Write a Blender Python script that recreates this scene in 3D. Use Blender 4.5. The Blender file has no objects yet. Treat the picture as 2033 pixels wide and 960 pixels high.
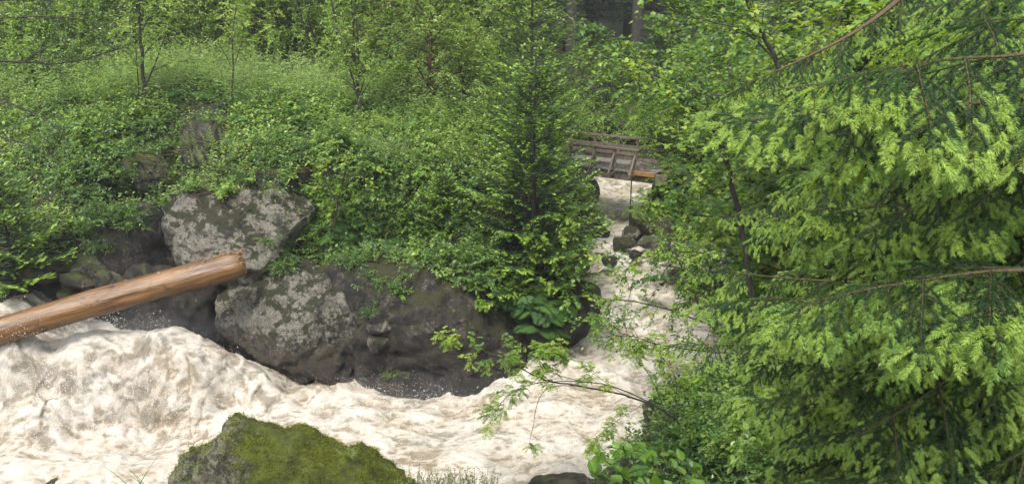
import bpy, bmesh, math, random
import numpy as np
from mathutils import Vector, Matrix
from mathutils.bvhtree import BVHTree
R = math.radians
SC = bpy.context.scene
COL = SC.collection
# ------------------------------------------------------------------ camera
PITCH = R(18); F = 2033 * 28 / 36.0; CAMZ = 11.0
cam = bpy.data.objects.new('camera', bpy.data.cameras.new('camera'))
COL.objects.link(cam); SC.camera = cam
cam.data.lens = 28; cam.data.sensor_width = 36; cam.data.clip_end = 1000; cam.data.clip_start = 0.05
cam.location = (0, 0, CAMZ); cam.rotation_euler = (math.pi / 2 - PITCH, 0, 0)
# ------------------------------------------------------------------ light
SUN_EL, SUN_AZ = R(60), R(-20)          # high soft light from behind-left of the camera
w = bpy.data.worlds.new('World'); SC.world = w; w.use_nodes = True
nt = w.node_tree; nt.nodes.clear()
sky = nt.nodes.new('ShaderNodeTexSky'); sky.sky_type = 'NISHITA'; sky.sun_disc = False
sky.sun_elevation = SUN_EL; sky.sun_rotation = R(200)
hs = nt.nodes.new('ShaderNodeHueSaturation'); hs.inputs['Saturation'].default_value = 0.22
bg = nt.nodes.new('ShaderNodeBackground'); bg.inputs[1].default_value = 0.125
wo = nt.nodes.new('ShaderNodeOutputWorld')
nt.links.new(sky.outputs[0], hs.inputs['Color']); nt.links.new(hs.outputs[0], bg.inputs[0]); nt.links.new(bg.outputs[0], wo.inputs[0])
sun = bpy.data.objects.new('sun', bpy.data.lights.new('sun', 'SUN')); COL.objects.link(sun)
sun.data.energy = 1.5; sun.data.angle = R(14); sun.data.color = (1.0, 0.97, 0.9)
# direction towards the sun
_sd = Vector((math.sin(R(200)) * math.cos(SUN_EL), math.cos(R(200)) * math.cos(SUN_EL), math.sin(SUN_EL)))
sun.rotation_euler = _sd.to_track_quat('Z', 'Y').to_euler()
SC.view_settings.view_transform = 'Standard'; SC.view_settings.look = 'None'
SC.view_settings.exposure = 1.8; SC.view_settings.gamma = 1
SC.render.engine = 'CYCLES'
SC.cycles.max_bounces = 6; SC.cycles.diffuse_bounces = 3; SC.cycles.glossy_bounces = 2
SC.cycles.transmission_bounces = 4; SC.cycles.volume_bounces = 0

rng = np.random.default_rng(7)
# ------------------------------------------------------------------ projection helpers
cP, sP = math.cos(PITCH), math.sin(PITCH)
def ray(px, py):
    a = (px - 1016.5) / F; u = (480 - py) / F
    return Vector((a, cP + sP * u, -sP + cP * u))
CAM = Vector((0, 0, CAMZ))
def at(px, py, Y):
    d = ray(px, py); return CAM + d * (Y / d.y)
def atz(px, py, z):
    d = ray(px, py); return CAM + d * ((z - CAMZ) / d.z)
def proj(p):
    x, y, z = p[0], p[1], p[2] - CAMZ
    dep = y * cP - z * sP; up = y * sP + z * cP
    return 1016.5 + F * x / dep, 480 - F * up / dep
# ------------------------------------------------------------------ numpy noise
def _hash(ix, iy, iz, seed):
    h = (ix * 374761393 + iy * 668265263 + iz * 2147483647 + seed * 1274126177) & 0xffffffff
    h = ((h ^ (h >> 13)) * 1274126177) & 0xffffffff
    h = ((h ^ (h >> 16)) * 2246822519) & 0xffffffff
    return (h ^ (h >> 15)) & 0xffffffff
def noise(p, seed=0):
    p = np.asarray(p, float); i = np.floor(p).astype(np.int64); f = p - i
    u = f * f * f * (f * (f * 6 - 15) + 10)
    out = 0
    for dx in (0, 1):
        wx = u[:, 0] if dx else 1 - u[:, 0]
        for dy in (0, 1):
            wy = u[:, 1] if dy else 1 - u[:, 1]
            for dz in (0, 1):
                wz = u[:, 2] if dz else 1 - u[:, 2]
                h = _hash(i[:, 0] + dx, i[:, 1] + dy, i[:, 2] + dz, seed)
                gx = ((h & 1023) / 511.5) - 1; gy = (((h >> 10) & 1023) / 511.5) - 1; gz = (((h >> 20) & 1023) / 511.5) - 1
                out = out + wx * wy * wz * (gx * (f[:, 0] - dx) + gy * (f[:, 1] - dy) + gz * (f[:, 2] - dz))
    return out * 1.3
def fbm(p, o=4, seed=0, lac=2.03, g=0.5, ridge=False):
    p = np.asarray(p, float); s = 0; a = 1
    for k in range(o):
        n = noise(p, seed + k * 17)
        s = s + a * ((0.5 - np.abs(n) * 1.6) if ridge else n); p = p * lac + 3.7; a *= g
    return s
# ------------------------------------------------------------------ object helpers
def link(o, parent=None):
    COL.objects.link(o)
    if parent is not None: o.parent = parent
    return o
def tag(o, label=None, cat=None, group=None, kind=None):
    if label: o['label'] = label
    if cat: o['category'] = cat
    if group: o['group'] = group
    if kind: o['kind'] = kind
    return o
def empty(name, loc, label, cat, group=None):
    o = bpy.data.objects.new(name, None); link(o); o.location = loc; o.empty_display_size = .2
    return tag(o, label, cat, group)
def make_mesh(name, V, T, mats, midx=None, rnd=None, smooth=False):
    V = np.asarray(V, np.float32); T = np.asarray(T, np.int32)
    me = bpy.data.meshes.new(name)
    me.vertices.add(len(V)); me.vertices.foreach_set('co', V.ravel())
    me.loops.add(T.size); me.loops.foreach_set('vertex_index', T.ravel())
    me.polygons.add(len(T)); me.polygons.foreach_set('loop_start', np.arange(0, T.size, T.shape[1], dtype=np.int32))
    if midx is not None: me.polygons.foreach_set('material_index', np.asarray(midx, np.int32))
    me.update(calc_edges=True)
    me.polygons.foreach_set('use_smooth', np.full(len(T), smooth, bool))
    for m in (mats if isinstance(mats, (list, tuple)) else [mats]): me.materials.append(m)
    if rnd is not None:
        a = me.attributes.new('rnd', 'FLOAT', 'POINT'); a.data.foreach_set('value', np.asarray(rnd, np.float32))
    return me
def ob(name, me, parent=None, loc=None):
    o = bpy.data.objects.new(name, me); link(o, parent)
    if loc is not None: o.location = loc
    return o
class Buf:
    def __init__(s): s.V = []; s.T = []; s.M = []; s.R = []; s.n = 0
    def add(s, V, T, m=0, r=0.5):
        V = np.asarray(V, float); T = np.asarray(T, int)
        s.V.append(V); s.T.append(T + s.n); s.n += len(V)
        s.M.append(np.full(len(T), m)); s.R.append(np.broadcast_to(np.asarray(r, float), (len(V),)))
    def mesh(s, name, mats, smooth=False):
        return make_mesh(name, np.concatenate(s.V), np.concatenate(s.T), mats, np.concatenate(s.M), np.concatenate(s.R), smooth)
def nrm(a): return a / np.maximum(np.linalg.norm(a, axis=-1, keepdims=True), 1e-9)
def tube(P, rad, sides=5, cap=True):
    P = np.asarray(P, float); n = len(P); rad = np.broadcast_to(np.asarray(rad, float), (n,))
    d = nrm(np.gradient(P, axis=0))
    ref = np.array([0.31, 0.17, 0.93]) if abs(d[0] @ np.array([0.31, .17, .93])) < .9 else np.array([1., .1, 0])
    x = nrm(np.cross(d, ref)); y = np.cross(d, x)
    a = np.linspace(0, 2 * math.pi, sides, endpoint=False)
    V = (P[:, None] + rad[:, None, None] * (np.cos(a)[None, :, None] * x[:, None] + np.sin(a)[None, :, None] * y[:, None])).reshape(-1, 3)
    i = np.arange(n - 1)[:, None] * sides; j = np.arange(sides)[None]; k = (j + 1) % sides
    A, B, C, D = i + j, i + k, i + sides + k, i + sides + j
    T = np.concatenate([np.stack([A, B, C], -1).reshape(-1, 3), np.stack([A, C, D], -1).reshape(-1, 3)])
    if cap:
        c0 = [[0, m, m + 1] for m in range(1, sides - 1)]; e = (n - 1) * sides
        T = np.concatenate([T, [[a_, c_, b_] for a_, b_, c_ in c0], [[e + a_, e + b_, e + c_] for a_, b_, c_ in c0]])
    return V, T
def box(c, s, rot=None):
    V = np.array([[x, y, z] for x in (-.5, .5) for y in (-.5, .5) for z in (-.5, .5)]) * np.array(s)
    Q = [(0, 1, 3, 2), (4, 6, 7, 5), (0, 4, 5, 1), (2, 3, 7, 6), (0, 2, 6, 4), (1, 5, 7, 3)]
    if rot is not None: V = V @ np.array(rot.to_3x3()).T
    T = []
    for a, b, c_, d in Q: T += [(a, b, c_), (a, c_, d)]
    return V + np.array(c), np.array(T)
def bar(p, q, w_, h):
    p = Vector(p); q = Vector(q); d = q - p
    m = d.to_track_quat('Y', 'Z').to_matrix()
    return box((p + q) / 2, (w_, d.length, h), m)
def scat(tv, tt, pos, d, up, sc, wid=None):
    """place template (along +Y, normal +Z) N times"""
    d = nrm(d); x = nrm(np.cross(d, up)); z = np.cross(x, d)
    sc = np.broadcast_to(np.asarray(sc, float), (len(pos),)); wd = sc if wid is None else wid
    V = pos[:, None] + (tv[None, :, 0, None] * x[:, None] * wd[:, None, None] + tv[None, :, 1, None] * d[:, None] * sc[:, None, None] + tv[None, :, 2, None] * z[:, None] * sc[:, None, None])
    n = len(tv)
    T = tt[None] + (np.arange(len(pos)) * n)[:, None, None]
    return V.reshape(-1, 3), T.reshape(-1, 3)
# leaf templates: unit length along +Y
LEAF = (np.array([[0, 0, 0], [-.3, .42, .1], [0, 1, -.08], [.3, .42, .1]]), np.array([[0, 2, 1], [0, 3, 2]]))
OVATE = (np.array([[0, 0, 0], [-.27, .22, .05], [-.34, .5, .08], [-.17, .8, .04], [0, 1.02, -.12], [.17, .8, .04], [.34, .5, .08], [.27, .22, .05], [0, .5, -.02]]),
         np.array([[0, 8, 1], [1, 8, 2], [2, 8, 3], [3, 8, 4], [4, 8, 5], [5, 8, 6], [6, 8, 7], [7, 8, 0]]))
LANCE = (np.array([[0, 0, 0], [-.1, .4, .03], [0, 1, -.15], [.1, .4, .03]]), np.array([[0, 2, 1], [0, 3, 2]]))
_mp = [(0, 0), (.16, .05), (.42, -.08), (.3, .2), (.62, .42), (.33, .5), (.2, .55), (.25, .75), (0, 1.05), (-.25, .75), (-.2, .55), (-.33, .5), (-.62, .42), (-.3, .2), (-.42, -.08), (-.16, .05)]
MAPLE = (np.array([[x, y, -.25 * x * x + .06 * abs(x) - .1 * y * y] for x, y in _mp] + [[0, .35, .03]]),
         np.array([[16, (i + 1) % 16, i] for i in range(16)]))
NEEDLE = (np.array([[-.095, 0, 0], [.095, 0, 0], [0, 1, 0]]), np.array([[0, 1, 2]]))
TUFT = (np.array([[0, 0, 0], [-.13, .45, .0], [0, 1, 0], [.13, .45, .0]]), np.array([[0, 2, 1], [0, 3, 2]]))
# ------------------------------------------------------------------ materials
def mat(name):
    m = bpy.data.materials.new(name); m.use_nodes = True
    n = m.node_tree.nodes; n.clear()
    return m, n, m.node_tree.links
def N(n, t, **k):
    x = n.new(t)
    for a, b in k.items():
        if a.startswith('i_'): x.inputs[a[2:].replace('_', ' ')].default_value = b
        else: setattr(x, a, b)
    return x
def ramp(n, stops):
    r = n.new('ShaderNodeValToRGB'); e = r.color_ramp.elements
    while len(e) < len(stops): e.new(0.5)
    for k, (p, c) in enumerate(stops): e[k].position = p; e[k].color = (c[0], c[1], c[2], 1) if isinstance(c, (tuple, list)) else (c, c, c, 1)
    return r
def leafmat(name, cols, trans=.35, rough=.42, spec=.5, vein=True):
    m, n, L = mat(name)
    at_ = N(n, 'ShaderNodeAttribute', attribute_name='rnd'); oi = N(n, 'ShaderNodeObjectInfo')
    ad = N(n, 'ShaderNodeMath', operation='MULTIPLY_ADD'); ad.inputs[1].default_value = .22
    L.new(oi.outputs['Random'], ad.inputs[0]); L.new(at_.outputs['Fac'], ad.inputs[2])
    sb = N(n, 'ShaderNodeMath', operation='SUBTRACT'); sb.inputs[1].default_value = .11; L.new(ad.outputs[0], sb.inputs[0])
    k = len(cols); r = ramp(n, [(i / (k - 1), c) for i, c in enumerate(cols)]); L.new(sb.outputs[0], r.inputs[0])
    nz = N(n, 'ShaderNodeTexNoise', i_Scale=35.0, i_Detail=2.0); tc = N(n, 'ShaderNodeTexCoord'); L.new(tc.outputs['Object'], nz.inputs['Vector'])
    mx = N(n, 'ShaderNodeMixRGB', blend_type='MULTIPLY', i_Fac=.5); r2 = ramp(n, [(.3, .62), (.7, 1.25)]); L.new(nz.outputs[0], r2.inputs[0])
    L.new(r.outputs[0], mx.inputs[1]); L.new(r2.outputs[0], mx.inputs[2])
    p = N(n, 'ShaderNodeBsdfPrincipled'); p.inputs['Roughness'].default_value = rough; p.inputs['Specular IOR Level'].default_value = spec
    L.new(mx.outputs[0], p.inputs['Base Color'])
    t = N(n, 'ShaderNodeBsdfTranslucent'); hh = N(n, 'ShaderNodeHueSaturation'); hh.inputs['Hue'].default_value = .485; hh.inputs['Saturation'].default_value = 1.15; hh.inputs['Value'].default_value = 1.5
    L.new(mx.outputs[0], hh.inputs['Color']); L.new(hh.outputs[0], t.inputs[0])
    ms = N(n, 'ShaderNodeMixShader'); ms.inputs[0].default_value = trans
    L.new(p.outputs[0], ms.inputs[1]); L.new(t.outputs[0], ms.inputs[2])
    o = N(n, 'ShaderNodeOutputMaterial'); L.new(ms.outputs[0], o.inputs[0])
    return m
def barkmat(name, c1, c2, scale=14, rough=.85, stretch=(1, 1, .25)):
    m, n, L = mat(name)
    tc = N(n, 'ShaderNodeTexCoord'); mp = N(n, 'ShaderNodeMapping'); mp.inputs['Scale'].default_value = stretch
    L.new(tc.outputs['Object'], mp.inputs[0])
    nz = N(n, 'ShaderNodeTexNoise', i_Scale=float(scale), i_Detail=6.0, i_Roughness=.65); L.new(mp.outputs[0], nz.inputs['Vector'])
    r = ramp(n, [(.32, c1), (.68, c2)]); L.new(nz.outputs[0], r.inputs[0])
    p = N(n, 'ShaderNodeBsdfPrincipled'); p.inputs['Roughness'].default_value = rough; L.new(r.outputs[0], p.inputs['Base Color'])
    b = N(n, 'ShaderNodeBump', i_Strength=.6, i_Distance=.02); L.new(nz.outputs[0], b.inputs['Height']); L.new(b.outputs[0], p.inputs['Normal'])
    o = N(n, 'ShaderNodeOutputMaterial'); L.new(p.outputs[0], o.inputs[0])
    return m
def rockmat(name, pale=.5, moss=.5, base=((.05, .045, .038), (.16, .14, .12)), lich=((.28, .26, .22), (.52, .50, .45)), mosscol=((.018, .026, .006), (.07, .095, .014)), rough=.7, wet=0., splash=None, mossx=None, ms=14.):
    m, n, L = mat(name)
    tc = N(n, 'ShaderNodeTexCoord'); g = N(n, 'ShaderNodeNewGeometry')
    def nz(s, d=6., r=.6, dist=0.):
        x = N(n, 'ShaderNodeTexNoise', i_Scale=float(s), i_Detail=float(d), i_Roughness=r, i_Distortion=dist); L.new(g.outputs['Position'], x.inputs['Vector']); return x
    n1 = nz(2.2, 8, .7); rb = ramp(n, [(.3, base[0]), (.55, base[1]), (.75, (base[1][0] * 1.15, base[1][1] * .95, base[1][2] * .75))]); L.new(n1.outputs[0], rb.inputs[0])
    # pale lichen blotches : big field + speckled edge
    n2 = nz(2.3, 10, .78, .2); n3 = nz(11, 10, .8)
    ad = N(n, 'ShaderNodeMath', operation='MULTIPLY_ADD'); ad.inputs[1].default_value = .55; L.new(n3.outputs[0], ad.inputs[0]); L.new(n2.outputs[0], ad.inputs[2])
    t = .775 + (.5 - pale) * .33
    rl = ramp(n, [(max(0, t - .02), 0.0), (min(1, t + .02), 1.0)])
    if splash is not None:   # lichen does not grow where the river washes the rock
        sz_ = N(n, 'ShaderNodeSeparateXYZ'); L.new(g.outputs['Position'], sz_.inputs[0])
        mr = N(n, 'ShaderNodeMapRange'); mr.inputs[1].default_value = splash - .5; mr.inputs[2].default_value = splash + .6; mr.inputs[3].default_value = -.35; mr.inputs[4].default_value = 0.; L.new(sz_.outputs[2], mr.inputs[0])
        a2 = N(n, 'ShaderNodeMath', operation='ADD'); L.new(ad.outputs[0], a2.inputs[0]); L.new(mr.outputs[0], a2.inputs[1]); ad = a2
    L.new(ad.outputs[0], rl.inputs[0])
    n4 = nz(26, 4, .7); rc = ramp(n, [(.3, lich[0]), (.7, lich[1])]); L.new(n4.outputs[0], rc.inputs[0])
    mx = N(n, 'ShaderNodeMixRGB'); L.new(rl.outputs[0], mx.inputs[0]); L.new(rb.outputs[0], mx.inputs[1]); L.new(rc.outputs[0], mx.inputs[2])
    # black speckle
    n5 = nz(10, 10, .85); rk = ramp(n, [(.43, .08), (.485, 1.0)]); L.new(n5.outputs[0], rk.inputs[0])
    mk = N(n, 'ShaderNodeMixRGB', blend_type='MULTIPLY', i_Fac=.85); L.new(mx.outputs[0], mk.inputs[1]); L.new(rk.outputs[0], mk.inputs[2])
    n6 = nz(1.5, 8, .74, .3); rq = ramp(n, [(.51 + (pale - .5) * .06, 1.0), (.55 + (pale - .5) * .06, .16)]); L.new(n6.outputs[0], rq.inputs[0])
    mq = N(n, 'ShaderNodeMixRGB', blend_type='MULTIPLY', i_Fac=.9); L.new(mk.outputs[0], mq.inputs[1]); L.new(rq.outputs[0], mq.inputs[2]); mk = mq
    # moss grows on surfaces that face up
    sx = N(n, 'ShaderNodeSeparateXYZ'); L.new(g.outputs['Normal'], sx.inputs[0])
    nm = nz(2.2, 9, .78); m1 = N(n, 'ShaderNodeMath', operation='MULTIPLY_ADD'); m1.inputs[1].default_value = 2.2; L.new(nm.outputs[0], m1.inputs[0])
    m0 = N(n, 'ShaderNodeMath', operation='MULTIPLY'); m0.inputs[1].default_value = .62; L.new(sx.outputs[2], m0.inputs[0]); L.new(m0.outputs[0], m1.inputs[2])
    if mossx is not None:
        sy_ = N(n, 'ShaderNodeSeparateXYZ'); L.new(g.outputs['Position'], sy_.inputs[0])
        mr2 = N(n, 'ShaderNodeMapRange'); mr2.inputs[1].default_value = mossx[0]; mr2.inputs[2].default_value = mossx[1]; mr2.inputs[3].default_value = -.9; mr2.inputs[4].default_value = .1; L.new(sy_.outputs[0], mr2.inputs[0])
        a3 = N(n, 'ShaderNodeMath', operation='ADD'); L.new(m1.outputs[0], a3.inputs[0]); L.new(mr2.outputs[0], a3.inputs[1]); m1 = a3
    tm = 1.02 - .42 * moss
    m2 = N(n, 'ShaderNodeMath', operation='MULTIPLY'); m2.inputs[1].default_value = .5; L.new(m1.outputs[0], m2.inputs[0])
    rm = ramp(n, [(min(.97, max(0, tm - .03)), 0.0), (min(1, max(.02, tm + .03)), 1.0)]); L.new(m2.outputs[0], rm.inputs[0])
    nmc = nz(ms, 8, .8); rmc = ramp(n, [(.32, mosscol[0]), (.62, mosscol[1]), (.8, (mosscol[1][0] * 1.5, mosscol[1][1] * 1.25, mosscol[1][2]))]); L.new(nmc.outputs[0], rmc.inputs[0])
    mm = N(n, 'ShaderNodeMixRGB'); L.new(rm.outputs[0], mm.inputs[0]); L.new(mk.outputs[0], mm.inputs[1]); L.new(rmc.outputs[0], mm.inputs[2])
    nd = nz(1.3, 5, .7); vm = N(n, 'ShaderNodeMixRGB', i_Fac=.55); L.new(g.outputs['Position'], vm.inputs[1]); L.new(nd.outputs['Color'], vm.inputs[2])
    vo = N(n, 'ShaderNodeTexVoronoi', feature='DISTANCE_TO_EDGE', i_Scale=.5); L.new(vm.outputs[0], vo.inputs['Vector'])
    rv = ramp(n, [(.0, .12), (.022, 1.0)]); L.new(vo.outputs['Distance'], rv.inputs[0])
    mv = N(n, 'ShaderNodeMixRGB', blend_type='MULTIPLY', i_Fac=.0 if mossx else .4); L.new(mm.outputs[0], mv.inputs[1]); L.new(rv.outputs[0], mv.inputs[2]); mm = mv
    if splash is not None:   # a dark wet band above the waterline
        wb = N(n, 'ShaderNodeMath', operation='MULTIPLY_ADD'); wb.inputs[1].default_value = 1.6; L.new(n1.outputs[0], wb.inputs[0]); L.new(sz_.outputs[2], wb.inputs[2])
        rw = N(n, 'ShaderNodeMapRange'); rw.inputs[1].default_value = splash + .1; rw.inputs[2].default_value = splash + .5; rw.inputs[3].default_value = 1.; rw.inputs[4].default_value = 0.; L.new(wb.outputs[0], rw.inputs[0])
        mw = N(n, 'ShaderNodeMixRGB', blend_type='MULTIPLY'); mw.inputs[2].default_value = (.5, .47, .45, 1); L.new(rw.outputs[0], mw.inputs[0]); L.new(mm.outputs[0], mw.inputs[1]); mm = mw
    p = N(n, 'ShaderNodeBsdfPrincipled'); L.new(mm.outputs[0], p.inputs['Base Color'])
    rr = N(n, 'ShaderNodeMapRange'); rr.inputs[3].default_value = rough; rr.inputs[4].default_value = .95; L.new(rm.outputs[0], rr.inputs[0]); L.new(rr.outputs[0], p.inputs['Roughness'])
    if splash is not None:
        rf = N(n, 'ShaderNodeMixRGB'); L.new(rw.outputs[0], rf.inputs[0]); L.new(rr.outputs[0], rf.inputs[1]); rf.inputs[2].default_value = (.28, .28, .28, 1); L.new(rf.outputs[0], p.inputs['Roughness'])
    b1 = N(n, 'ShaderNodeBump', i_Strength=1.0, i_Distance=.09); L.new(n3.outputs[0], b1.inputs['Height'])
    nb = nz(45, 5, .7); b2 = N(n, 'ShaderNodeBump', i_Strength=.7, i_Distance=.012); L.new(nb.outputs[0], b2.inputs['Height']); L.new(b1.outputs[0], b2.inputs['Normal'])
    b3 = N(n, 'ShaderNodeBump', i_Strength=.0 if mossx else .6, i_Distance=.04); L.new(rv.outputs[0], b3.inputs['Height']); L.new(b2.outputs[0], b3.inputs['Normal'])
    L.new(b3.outputs[0], p.inputs['Normal'])
    o = N(n, 'ShaderNodeOutputMaterial'); L.new(p.outputs[0], o.inputs[0])
    return m
M = {}
M['ground'] = rockmat('forest_soil', pale=-.2, moss=.55, base=((.018, .014, .010), (.075, .055, .038)), mosscol=((.014, .02, .005), (.05, .068, .014)), rough=.9)
M['pale'] = rockmat('lichen_granite', splash=1.5, pale=.84, moss=.64, mosscol=((.007, .007, .003), (.035, .036, .010)), base=((.015, .012, .009), (.080, .062, .043)), lich=((.11, .098, .076), (.30, .275, .22)))
M['mid'] = rockmat('mixed_granite', pale=.55, moss=.5, base=((.025, .02, .015), (.10, .08, .06)), lich=((.12, .11, .085), (.28, .255, .2)))
M['dark'] = rockmat('dark_wet_granite', splash=1.2, pale=.3, moss=.66, base=((.008, .007, .0055), (.046, .037, .027)), lich=((.08, .07, .055), (.19, .165, .13)), mosscol=((.010, .011, .003), (.045, .045, .010)), rough=.45)
M['wet'] = rockmat('river_wet_rock', pale=.02, moss=.3, base=((.008, .007, .0055), (.05, .038, .028)), rough=.3)
M['brown'] = rockmat('brown_rock', pale=.08, moss=.5, base=((.018, .012, .008), (.10, .068, .045)), lich=((.1, .085, .065), (.22, .19, .15)), rough=.5)
M['pad'] = None
M['foremoss'] = rockmat('foreground_mossy_rock', mossx=(-5.6, -4.3), pale=.62, moss=.92, base=((.02, .016, .012), (.10, .085, .06)), lich=((.10, .10, .055), (.26, .26, .16)), ms=4., mosscol=((.018, .024, .004), (.12, .145, .011)))
M['mossy'] = rockmat('moss_carpet_rock', pale=.6, moss=.86, base=((.02, .017, .013), (.09, .08, .062)), lich=((.11, .11, .07), (.27, .27, .18)), mosscol=((.016, .022, .004), (.085, .105, .009)))
M['bramble'] = leafmat('bramble_leaf', [(.014, .038, .010), (.045, .11, .020), (.12, .215, .04), (.24, .34, .09)], rough=.36)
M['maple'] = leafmat('maple_leaf', [(.03, .075, .015), (.08, .17, .026), (.17, .28, .038), (.31, .39, .055)], trans=.42)
M['light'] = leafmat('light_leaf', [(.055, .11, .02), (.13, .225, .038), (.225, .34, .065), (.34, .44, .115)], trans=.42)
M['herb'] = leafmat('herb_leaf', [(.07, .13, .032), (.155, .255, .068), (.255, .365, .11), (.37, .45, .19)], trans=.38)
M['fern'] = leafmat('fern_frond', [(.025, .075, .015), (.06, .15, .025), (.12, .24, .04)], trans=.35, rough=.6)
M['grass'] = leafmat('grass_blade', [(.05, .10, .02), (.13, .2, .04), (.27, .30, .10)], trans=.3, rough=.6)
M['dry'] = leafmat('dead_leaf', [(.04, .025, .015), (.10, .06, .035), (.16, .11, .06)], trans=.15, rough=.8)
M['nd_dark'] = leafmat('spruce_needle_far', [(.010, .024, .010), (.022, .05, .018), (.045, .09, .025)], trans=.12, rough=.6)
M['nd_mid'] = leafmat('spruce_needle', [(.010, .028, .010), (.03, .072, .018), (.12, .22, .032), (.25, .38, .055)], trans=.2, rough=.5)
M['nd_near'] = leafmat('spruce_needle_near', [(.020, .050, .018), (.052, .115, .034), (.14, .25, .055), (.31, .43, .085)], trans=.3, rough=.55, spec=.3)
M['bark'] = barkmat('dark_bark', (.012, .010, .008), (.055, .045, .034))
M['bark_red'] = barkmat('red_bark', (.035, .018, .010), (.12, .065, .035))
M['twig'] = barkmat('spruce_twig', (.045, .028, .014), (.13, .08, .035), 40)
M['newtwig'] = barkmat('new_spruce_twig', (.14, .13, .03), (.26, .24, .05), 40)
M['stem'] = barkmat('green_stem', (.05, .06, .02), (.12, .11, .045), 30)
M['timber'] = barkmat('weathered_timber', (.06, .045, .034), (.18, .14, .105), 9, .7, (1, 1, 1))
M['deck'] = barkmat('grey_deck_timber', (.12, .11, .10), (.25, .235, .22), 9, .55, (1, 1, 1))
M['fresh'] = barkmat('fresh_timber', (.2, .10, .035), (.34, .19, .07), 9, .6, (1, 1, 1))
# ------------------------------------------------------------------ terrain and water surfaces
def rbf(P, Z, c=.6, lam=.02):
    P = np.array(P, float); Z = np.array(Z, float); n = len(P)
    r = np.sqrt(((P[:, None] - P[None]) ** 2).sum(-1) + c * c)
    A = np.zeros((n + 3, n + 3)); A[:n, :n] = r - lam * np.eye(n)
    A[:n, n] = 1; A[:n, n + 1:] = P; A[n, :n] = 1; A[n + 1:, :n] = P.T
    S = np.linalg.solve(A, np.concatenate([Z, [0, 0, 0]]))
    def f(x, y):
        x = np.atleast_1d(x).astype(float); y = np.atleast_1d(y).astype(float); out = np.zeros(len(x))
        for s in range(0, len(x), 40000):
            q = np.stack([x[s:s + 40000], y[s:s + 40000]], -1)
            rr = np.sqrt(((q[:, None] - P[None]) ** 2).sum(-1) + c * c)
            out[s:s + 40000] = rr @ S[:n] + S[n] + q @ S[n + 1:]
        return out
    return f
WPX = [(0, 600, 2.5), (60, 605, 2.3), (-150, 600, 3.0), (100, 690, 1.9), (0, 700, 2.15), (-150, 690, 2.3), (200, 655, 2.25), (300, 650, 2.3), (390, 660, 2.15), (460, 695, 1.7),
       (530, 745, 1.0), (600, 792, .35), (0, 760, 1.35), (150, 760, 1.3), (300, 740, 1.45), (420, 750, 1.2), (0, 830, .6), (150, 830, .45), (300, 815, .45), (450, 800, .5),
       (0, 900, .25), (200, 900, .1), (0, 960, .1), (300, 960, 0), (600, 850, .15), (700, 805, .3), (650, 900, .0), (800, 825, .05), (900, 800, .0), (950, 775, .25), (1000, 850, .05), (900, 900, 0),
       (1000, 955, -.05), (1100, 880, .05), (1200, 850, .1), (1100, 755, .35), (1050, 800, .2), (1180, 780, .25), (1180, 680, .45), (1250, 650, .5), (1330, 680, .5), (1300, 740, .35),
       (1190, 605, .85), (1215, 560, 1.35), (1300, 575, 1.3), (1400, 600, 1.15), (1500, 625, 1.1), (1300, 500, 1.55), (1420, 505, 1.6), (1250, 490, 1.6), (1220, 440, 1.6), (1220, 400, 1.65), (1215, 372, 1.8),
       (1200, 352, 2.0), (1240, 360, 1.9), (1290, 395, 1.6), (1170, 385, 1.65)]
WP = [atz(a, b, c) for a, b, c in WPX]
wpts = [(p.x, p.y) for p in WP]; wz = [p.z for p in WP]
for x, y, z in [(-15, 17, .8), (-15, 21, 2.8), (-15, 14, .2), (-6, 13, .0), (0, 13, -.1), (3, 13, 0), (6, 45, 2.2), (-12, 25, 3.2), (12, 28, 1.6), (3, 45, 2.2)]:
    wpts.append((x, y)); wz.append(z)
# bed behind the hump falls away
for px, Y, z in [(150, 21.4, 1.0), (300, 20.9, .9), (400, 20.6, .8), (480, 20.2, .6)]:
    p = at(px, 600, Y); wpts.append((p.x, Y)); wz.append(z)
water_h = rbf(wpts, wz, c=.35)
TPX = [(0, 520, 23), (120, 480, 23), (250, 420, 23.6), (50, 400, 24.5), (200, 320, 25.5), (0, 200, 29), (150, 180, 31), (300, 215, 28.5), (460, 195, 29), (420, 330, 25.2), (350, 390, 24.2), (560, 370, 24),
       (620, 300, 25), (700, 250, 27), (850, 215, 30), (960, 330, 26), (800, 330, 24.8), (900, 500, 23.5), (1000, 450, 23.8), (1120, 500, 24.2), (1000, 540, 23.7), (760, 470, 23.4), (640, 460, 23.4), (800, 520, 23),
       (1140, 560, 24.5), (1150, 440, 27), (1140, 380, 30), (1100, 330, 33), (1050, 280, 33), (600, 180, 33), (300, 120, 38), (0, 80, 40), (600, 100, 42), (900, 120, 42), (-200, 500, 24), (-300, 300, 29), (-300, 150, 38),
       (1320, 780, 18.9), (1290, 860, 17), (1230, 945, 15.2), (1420, 750, 18.3), (1550, 660, 21), (1600, 560, 25), (1480, 470, 29), (1340, 458, 29.2), (1290, 435, 30), (1310, 385, 32), (1360, 330, 34), (1400, 280, 38),
       (1400, 900, 14), (1500, 900, 12), (1800, 900, 8.5), (2033, 900, 7), (1700, 600, 15), (1900, 400, 16), (1700, 300, 26), (1500, 300, 34), (2000, 200, 28), (2200, 500, 12), (2300, 200, 26)]
tp = []; tz = []
for a, b, Y in TPX:
    p = at(a, b, Y); tp.append((p.x, p.y)); tz.append(p.z)
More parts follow.
